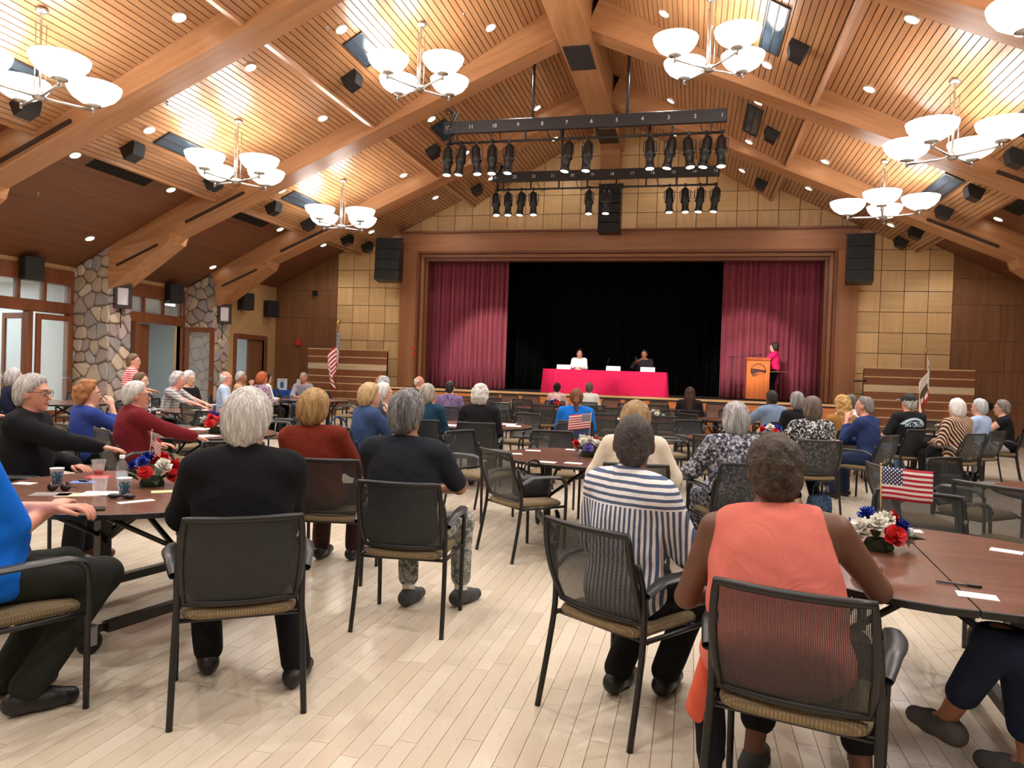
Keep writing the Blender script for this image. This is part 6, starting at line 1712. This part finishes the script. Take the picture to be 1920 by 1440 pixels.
lf = MB(); lf.add([(0, 0, 0), (.016, .025, .008), (.018, .055, .012), (0, .09, .0), (-.018, .055, .012), (-.016, .025, .008), (0, .04, .0)], [(0, 1, 6), (1, 2, 6), (2, 3, 6), (3, 4, 6), (4, 5, 6), (5, 0, 6)]); LEAF = lf.mesh('leaf', plain('leaf_green', (44, 66, 34), .6, var=.25, vs=40))
def bouquet(x, y, cols, label, seed, flag=None, z=.74, sc=1.0):
    r = random.Random(seed); t = thing('bouquet', label, 'flowers', (x, y, z), 0, 'patriotic table bouquets'); t.scale = (sc, sc, sc)
    MB().lathe([(.06, 0), (.07, .012), (.05, .05), (.0, .06)], 12, cap=False).build('holder', plain('floral_foam_green', (44, 58, 38), .9), t)
    n = len(cols)
    for k, c in enumerate(cols):
        a = 2.4*k+r.random()*.4; el = .15+1.25*(k/n); R = .115
        p = (R*math.cos(a)*math.cos(el), R*math.sin(a)*math.cos(el), .045+R*.85*math.sin(el))
        q = Vector((p[0], p[1], p[2]-.0)).to_track_quat('Z', 'Y').to_euler(); o = link('flower', FL[c], t, p, q); s = 1.0+.35*r.random(); o.scale = (s, s, s)
    for k in range(7):
        a = r.random()*6.3; o = link('leaf', LEAF, t, (.07*math.cos(a), .07*math.sin(a), .03+.03*r.random()), (r.uniform(-.2, .7), 0, a-PI/2)); s = 1.0+.5*r.random(); o.scale = (s, s, s)
    if flag:
        (dx, dy, hgt, rz, tilt, w, h, droop) = flag
        fl_ = link('flag', None, t, (dx, dy, .06), (0, tilt, 0))
        MB().tube([(0, 0, 0), (0, 0, hgt)], .0028, 6).build('stick', plain('flag_stick', (196, 170, 120), .5), fl_)
        MB().ball((0, 0, hgt), .006, 6, 4).build('tip', M_GOLD, fl_)
        def fn(u, v):
            a = rz; d = u*w
            return (d*math.cos(a)*(1-droop*.45), d*math.sin(a)*(1-droop*.45)+.010*math.sin(u*7), hgt-.01-h*(1-v)-droop*u*w*.75)
        uv_sheet('flag_cloth', fn, 12, 6, M_USFLAG, fl_)
    return t
bouquet(-3.17, 3.84, ['red', 'cream', 'red', 'red', 'blue', 'white', 'red', 'blue', 'red', 'blue'], 'red cream and blue bouquet with a drooping flag on the left table', 3, (-.03, 0, .26, -.35, .08, .13, .085, .55), sc=1.05)
bouquet(.86, 3.72, ['white', 'blue', 'red', 'blue', 'white', 'blue', 'red', 'white', 'red', 'blue', 'white'], 'blue red and white bouquet with an upright flag on the lower right table', 5, (.02, .05, .33, -.05, -.03, .23, .15, .1), sc=1.0)
bouquet(-.93, 6.88, ['white', 'white', 'purple', 'white', 'red', 'white', 'white', 'white', 'red', 'white', 'white'], 'white bouquet with a tilted flag on the centre table', 8, (0, 0, .34, PI+.1, .06, .22, .14, .25), sc=1.05)
bouquet(-4.97, 6.98, ['red', 'white', 'red', 'red', 'white', 'red', 'blue', 'red', 'red', 'purple'], 'red bouquet beside the white haired black suit', 9, sc=1.2)
bouquet(1.0, 10.1, ['red', 'white', 'red', 'white', 'red', 'blue', 'blue', 'white', 'blue'], 'red white and blue bouquet beside the black and white print top', 10, sc=1.15)
bouquet(-3.0, 16.5, ['red', 'purple', 'red', 'white', 'blue', 'red', 'purple'], 'small red and purple bouquet near the front row', 11)
bouquet(.85, 14.9, ['white', 'white', 'cream', 'purple', 'white', 'purple', 'white'], 'pale bouquet behind the silver bob', 12, sc=1.3)
bouquet(4.25, 14.1, ['red', 'white', 'red', 'white', 'red', 'white'], 'red and white bouquet behind the striped sweater', 13)
bouquet(-.62, 13.55, ['white', 'cream', 'white', 'cream', 'white'], 'pale rose bouquet in the middle of the hall', 14)

# ------------------------------------------------------------------ cups, bottle, papers and the like
def cup_mat():
    t = NT('paper_cup_print'); n = t.noise(t.coord('Object', (1, 1, .5), (.4, .3, 0)), 75, 2, .5, 2); sp = t.n('ShaderNodeSeparateXYZ'); t.l(t.coord(), sp.inputs[0])
    b_ = t.math('MULTIPLY', t.math('GREATER_THAN', n, .5), t.math('LESS_THAN', sp.outputs[2], .078)); t.l(t.mix(b_, lin((226, 232, 236)), lin((44, 146, 196))), t.b.inputs['Base Color']); t.b.inputs['Roughness'].default_value = .5; return t.m
M_CUP = cup_mat(); M_CLEAR = plain('clear_plastic', (235, 240, 242), .08, alpha=.13); M_DRINK = plain('red_drink', (150, 24, 30), .1, alpha=.85)
pc = MB(); pc.lathe([(.0, .004), (.026, .004), (.027, 0), (.038, .092), (.040, .094), (.0385, .096), (.036, .092), (.0265, .01), (0, .01)], 20, cap=False); CUP = pc.mesh('paper_cup', M_CUP)
def paper_cup(x, y, lab): return link('paper_cup', CUP, None, (x, y, .741), label=lab, cat='cup', group='blue printed paper cups')
paper_cup(-3.67, 3.64, 'blue and white paper cup at the far left of the left table'); paper_cup(-3.07, 3.50, 'blue and white paper cup standing before the water bottle')
paper_cup(-7.35, 10.25, 'left paper cup near the plaid shirt'); paper_cup(-7.1, 10.3, 'right paper cup near the plaid shirt'); paper_cup(-2.85, 9.75, 'paper cup near the black cardigan')
cc = MB(); cc.lathe([(.0, .003), (.028, .003), (.030, 0), (.043, .10), (.045, .102), (.043, .104), (.041, .10), (.0285, .008), (0, .008)], 20, cap=False); CLR = cc.mesh('plastic_cup', M_CLEAR)
d1 = thing('plastic_cup', 'clear plastic cup with red drink on a red napkin', 'cup', (-3.70, 3.99, .744), 0, 'clear plastic cups'); link('cup_wall', CLR, d1); q = MB(); q.lathe([(.0, .009), (.028, .009), (.0315, .035), (0, .035)], 18, cap=False); q.build('drink', M_DRINK, d1)
d2 = thing('plastic_cup', 'empty clear plastic cup in the middle of the left table', 'cup', (-3.17, 3.43, .741), 0, 'clear plastic cups'); link('cup_wall', CLR, d2)
wb = thing('water_bottle', 'clear plastic water bottle beside the red bouquet', 'bottle', (-3.23, 3.66, .741)); q = MB(); q.lathe([(0, .004), (.026, .002), (.032, .012), (.031, .05), (.032, .055), (.031, .10), (.032, .105), (.030, .14), (.018, .165), (.013, .17), (.013, .185)], 20, cap=False); q.build('bottle_wall', M_CLEAR, wb); q = MB(); q.lathe([(.015, .178), (.015, .198), (0, .199)], 14, cap=False); q.build('cap', M_WHITE, wb)
q = MB(); q.lathe([(.0325, .062), (.0325, .10)], 20, cap=False); q.build('label_band', plain('bottle_label', (206, 226, 240), .5, alpha=.7), wb)
def flat(name, lab, x, y, w, h, rz, m, cat='paper', z=.7405, th=.0012, group='papers on the tables'):
    b = MB(); b.box((-w/2, -h/2, 0), (w/2, h/2, th)); return b.build(name, m, None, (x, y, z), (0, 0, math.radians(rz)), label=lab, cat=cat, group=group)
M_REDN = plain('red_napkin', (206, 52, 54), .8); M_PEACH = plain('peach_envelope', (228, 190, 160), .7); M_BLUEP = plain('blue_card', (88, 120, 190), .7); M_YEL = plain('yellow_leaflet', (226, 212, 150), .7)
flat('napkin', 'red paper napkin under the plastic cup', -3.68, 3.97, .13, .13, 20, M_REDN, 'napkin')
flat('paper_sheet', 'white slip at the left end of the left table', -3.84, 3.58, .11, .075, 10, M_PAPER); flat('paper_card', 'blue card behind the left paper cup', -3.6, 3.76, .13, .09, 30, M_BLUEP); flat('envelope', 'peach envelope in the middle of the left table', -3.28, 3.40, .22, .11, 30, M_PEACH)
flat('paper_sheet', 'white sheet under the empty plastic cup', -3.2, 3.48, .2, .14, 25, M_PAPER, z=.7425); flat('paper_sheet', 'white slip by the folded arms', -3.16, 3.14, .12, .07, 20, M_PAPER); flat('paper_sheet', 'long white slip right of the phone', -2.87, 3.36, .18, .055, 60, M_PAPER); flat('leaflet', 'yellow edged leaflet by the black suit', -2.93, 3.7, .2, .08, 40, M_YEL)
flat('paper_sheet', 'dark printed leaflet under the sunglasses', -3.42, 3.36, .2, .12, 25, plain('dark_leaflet', (120, 112, 110), .6, var=.4, vs=30))
ph = thing('phone', 'black smartphone near the edge of the left table', 'phone', (-2.91, 3.08, .741), math.radians(40)); MB().bev((-.075, -.037, 0), (.075, .037, .009), .002).build('case', M_BLACK, ph); MB().box((-.07, -.033, .009), (.07, .033, .0095)).build('screen', plain('phone_glass', (12, 12, 14), .05), ph)
sg = thing('sunglasses', 'dark folded sunglasses on the left table', 'glasses', (-3.47, 3.46, .742), math.radians(25)); M_SG = plain('dark_lens', (30, 20, 24), .1)
for s in (-1, 1):
    q = MB(); q.lathe([(.0, 0), (.026, .001), (.028, .004), (0, .005)], 12, (0, 0, 0), cap=False); o = q.build('lens', M_SG, sg, (s*.034, 0, .02), (1.1, 0, 0)); MB().tube([(s*.062, 0, .02), (s*.065, .06, .012), (s*.05, .12, .004)], .0025, 5).build('temple', M_SG, sg)
MB().tube([(-.01, 0, .024), (.01, 0, .024)], .003, 5).build('bridge', M_SG, sg)
mk = thing('eyeglass_case', 'black patterned spectacles on the left table before the paper cup', 'glasses', (-3.0, 3.40, .741), math.radians(15))
for s in (-1, 1):
    q = MB(); q.ball((s*.04, 0, .014), (.036, .022, .014), 12, 7); q.build('rim', plain('polka_black', (24, 24, 26), .4, var=.9, vs=80), mk)
q = MB(); q.tube([(-.01, 0, .016), (.01, 0, .016)], .006, 6); q.build('bridge', M_BLACK, mk)
ky = thing('keys', 'small key fob on the blue card', 'keys', (-3.60, 3.77, .743)); MB().bev((-.03, -.012, 0), (.03, .012, .012), .003).build('fob', M_BLACK, ky); MB().tube([(.03+.012*math.cos(a), .012*math.sin(a), .006) for a in [2*PI*k/10 for k in range(10)]], .0015, 5, closed=True).build('ring', M_CHROME, ky)
pn = thing('pen', 'dark ballpoint pen on the lower right table', 'pen', (1.02, 3.165, .746), math.radians(-12)); MB().tube([(-.075, 0, 0), (.05, 0, 0)], .0045, 8).build('barrel', plain('pen_grey', (84, 80, 90), .3), pn); MB().tube([(.03, 0, 0), (.078, 0, 0)], .0055, 8).build('cap', M_BLACK, pn)
for x, y, rz, lab in [(1.04, 3.03, -10, 'white card beside the pen'), (1.46, 3.92, -25, 'white card at the right of the lower right table'), (1.13, 4.27, -5, 'white card behind the upright flag')]: flat('paper_card', lab, x, y, .13, .08, rz, M_PAPER)
for x, y, rz, lab in [(-1.5, 7.1, 10, 'white card at the far left of the centre table'), (-1.6, 6.72, 20, 'white card at the left rim of the centre table'), (-1.19, 6.24, -5, 'white card at the near rim of the centre table'), (-.97, 6.28, -5, 'white card before the centre bouquet'), (-1.15, 7.4, 0, 'white card behind the centre bouquet')]: flat('paper_card', lab, x, y, .15, .10, rz, M_PAPER)
flat('napkin', 'red napkin at the right rim of the centre table', -.74, 6.27, .12, .12, 10, M_REDN, 'napkin')
for x, y, rz, lab in [(-5.4, 7.3, 10, 'white sheet left of the red bouquet'), (-5.3, 6.7, 20, 'white sheet by the maroon sleeve'), (-4.85, 6.6, -15, 'white sheet before the red bouquet'), (1.05, 9.5, 0, 'white sheet before the red white and blue bouquet'), (-2.6, 10.5, 0, 'white sheet at the far rim beyond the black cardigan'), (-2.45, 10.2, 15, 'white sheet at the right of the black cardigan table'), (-3.2, 9.75, 5, 'white papers before the teal top'), (3.7, 13.15, 20, 'white sheet before the black cap'), (4.35, 13.35, -20, 'white papers before the black sleeveless top'), (-7.5, 10.1, 20, 'white papers near the plaid shirt'), (-8.4, 15.3, 0, 'white papers near the grey shirt facing the camera'), (-1.2, 13.3, 12, 'white card on the empty round table')]: flat('paper_sheet', lab, x, y, .21, .28, rz, M_PAPER)
for k, x in enumerate((-5.2, -4.5, -3.4, -2.7, -1.7, -.9, .2)): flat('paper_sheet', 'white card number %s from the left along the front row' % ['one', 'two', 'three', 'four', 'five', 'six', 'seven'][k], x, 18.7, .2, .14, 3*k, M_PAPER)
# bags
def bag(name, lab, loc, rz, size, m, strap=True, m2=None):
    t = thing(name, lab, 'bag', loc, math.radians(rz), 'bags'); w, d, h = size
    def fn(u, v):
        a = 2*PI*u; c, s = math.cos(a), math.sin(a); p = .45; k = [0, .9, 1.0, .98, .9, .78, .0][min(6, int(v*6+.001))]; z = [0, 0, .15, .5, .85, 1.0, 1.0][min(6, int(v*6+.001))]
        return (math.copysign(abs(c)**p, c)*w/2*k*(1+.04*math.sin(5*a+3*v)), math.copysign(abs(s)**p, s)*d/2*k*(1+.06*math.sin(4*a+v*5)), z*h)
    MB().grid(fn, 28, 6).build('pouch', m, t)
    if strap: MB().tube(smooth_path([(-w*.3, 0, h*.95), (-w*.25, 0, h*1.5), (0, 0, h*1.75), (w*.25, 0, h*1.5), (w*.3, 0, h*.95)], 4), .009, 6).build('strap', m2 or m, t)
    return t
bag('tote_bag', 'blue tote bag hanging from the denim jacket chair', (-3.60, 7.10, .38), 40, (.36, .12, .34), cloth('plain', (42, 66, 112)))
bag('handbag', 'black handbag on the seat of the empty centre chair', (-1.28, 6.08, .475), 45, (.30, .2, .17), plain('black_nylon', (24, 25, 28), .5))
bag('handbag', 'white and grey bag on a chair near the front row', (-4.05, 15.75, .475), 70, (.36, .22, .36), cloth('print', (206, 212, 214), (120, 128, 134)), False)
bag('handbag', 'black bag on the floor beside the black cap chair', (3.55, 11.45, 0), -20, (.32, .2, .3), plain('black_nylon', (24, 25, 28), .5))
jb = thing('hanging_jacket', 'coral and black jacket hanging at the left of the coral top chair', 'jacket', (.10, 2.70, 0), head2rz(14))
f = Field(.009); f.cone((0, .06, .56), .035, (-.02, .08, .36), .055, .02); f.cone((0, -.03, .55), .03, (-.025, -.03, .34), .05, .03); f.disp = lambda X, Y, Z: .010*wob(X, Y*1.6, Z*.5, 60, 1.); pp, FF = f.mesh(); link('coral_lining', np_mesh('coral_lining', pp, FF, cloth('plain', (206, 92, 70))), jb)
f = Field(.009); f.cone((-.01, .07, .36), .05, (0, .06, .16), .045, .02); f.cone((0, -.02, .34), .05, (.01, 0, .14), .04, .03); f.disp = lambda X, Y, Z: .010*wob(X, Y*1.6, Z*.5, 55, 2.); pp, FF = f.mesh(); link('black_shell', np_mesh('black_shell', pp, FF, BLACKP), jb)
bag('handbag', 'dark bag on the chair beyond the auburn curls', (-6.3, 8.05, .475), 20, (.40, .22, .22), plain('black_nylon', (24, 25, 28), .5), False)
bag('patterned_bag', 'dark patterned bag under the black and white print top chair', (1.45, 9.0, 0), 10, (.26, .18, .22), cloth('print', (28, 34, 46), (60, 84, 112)))
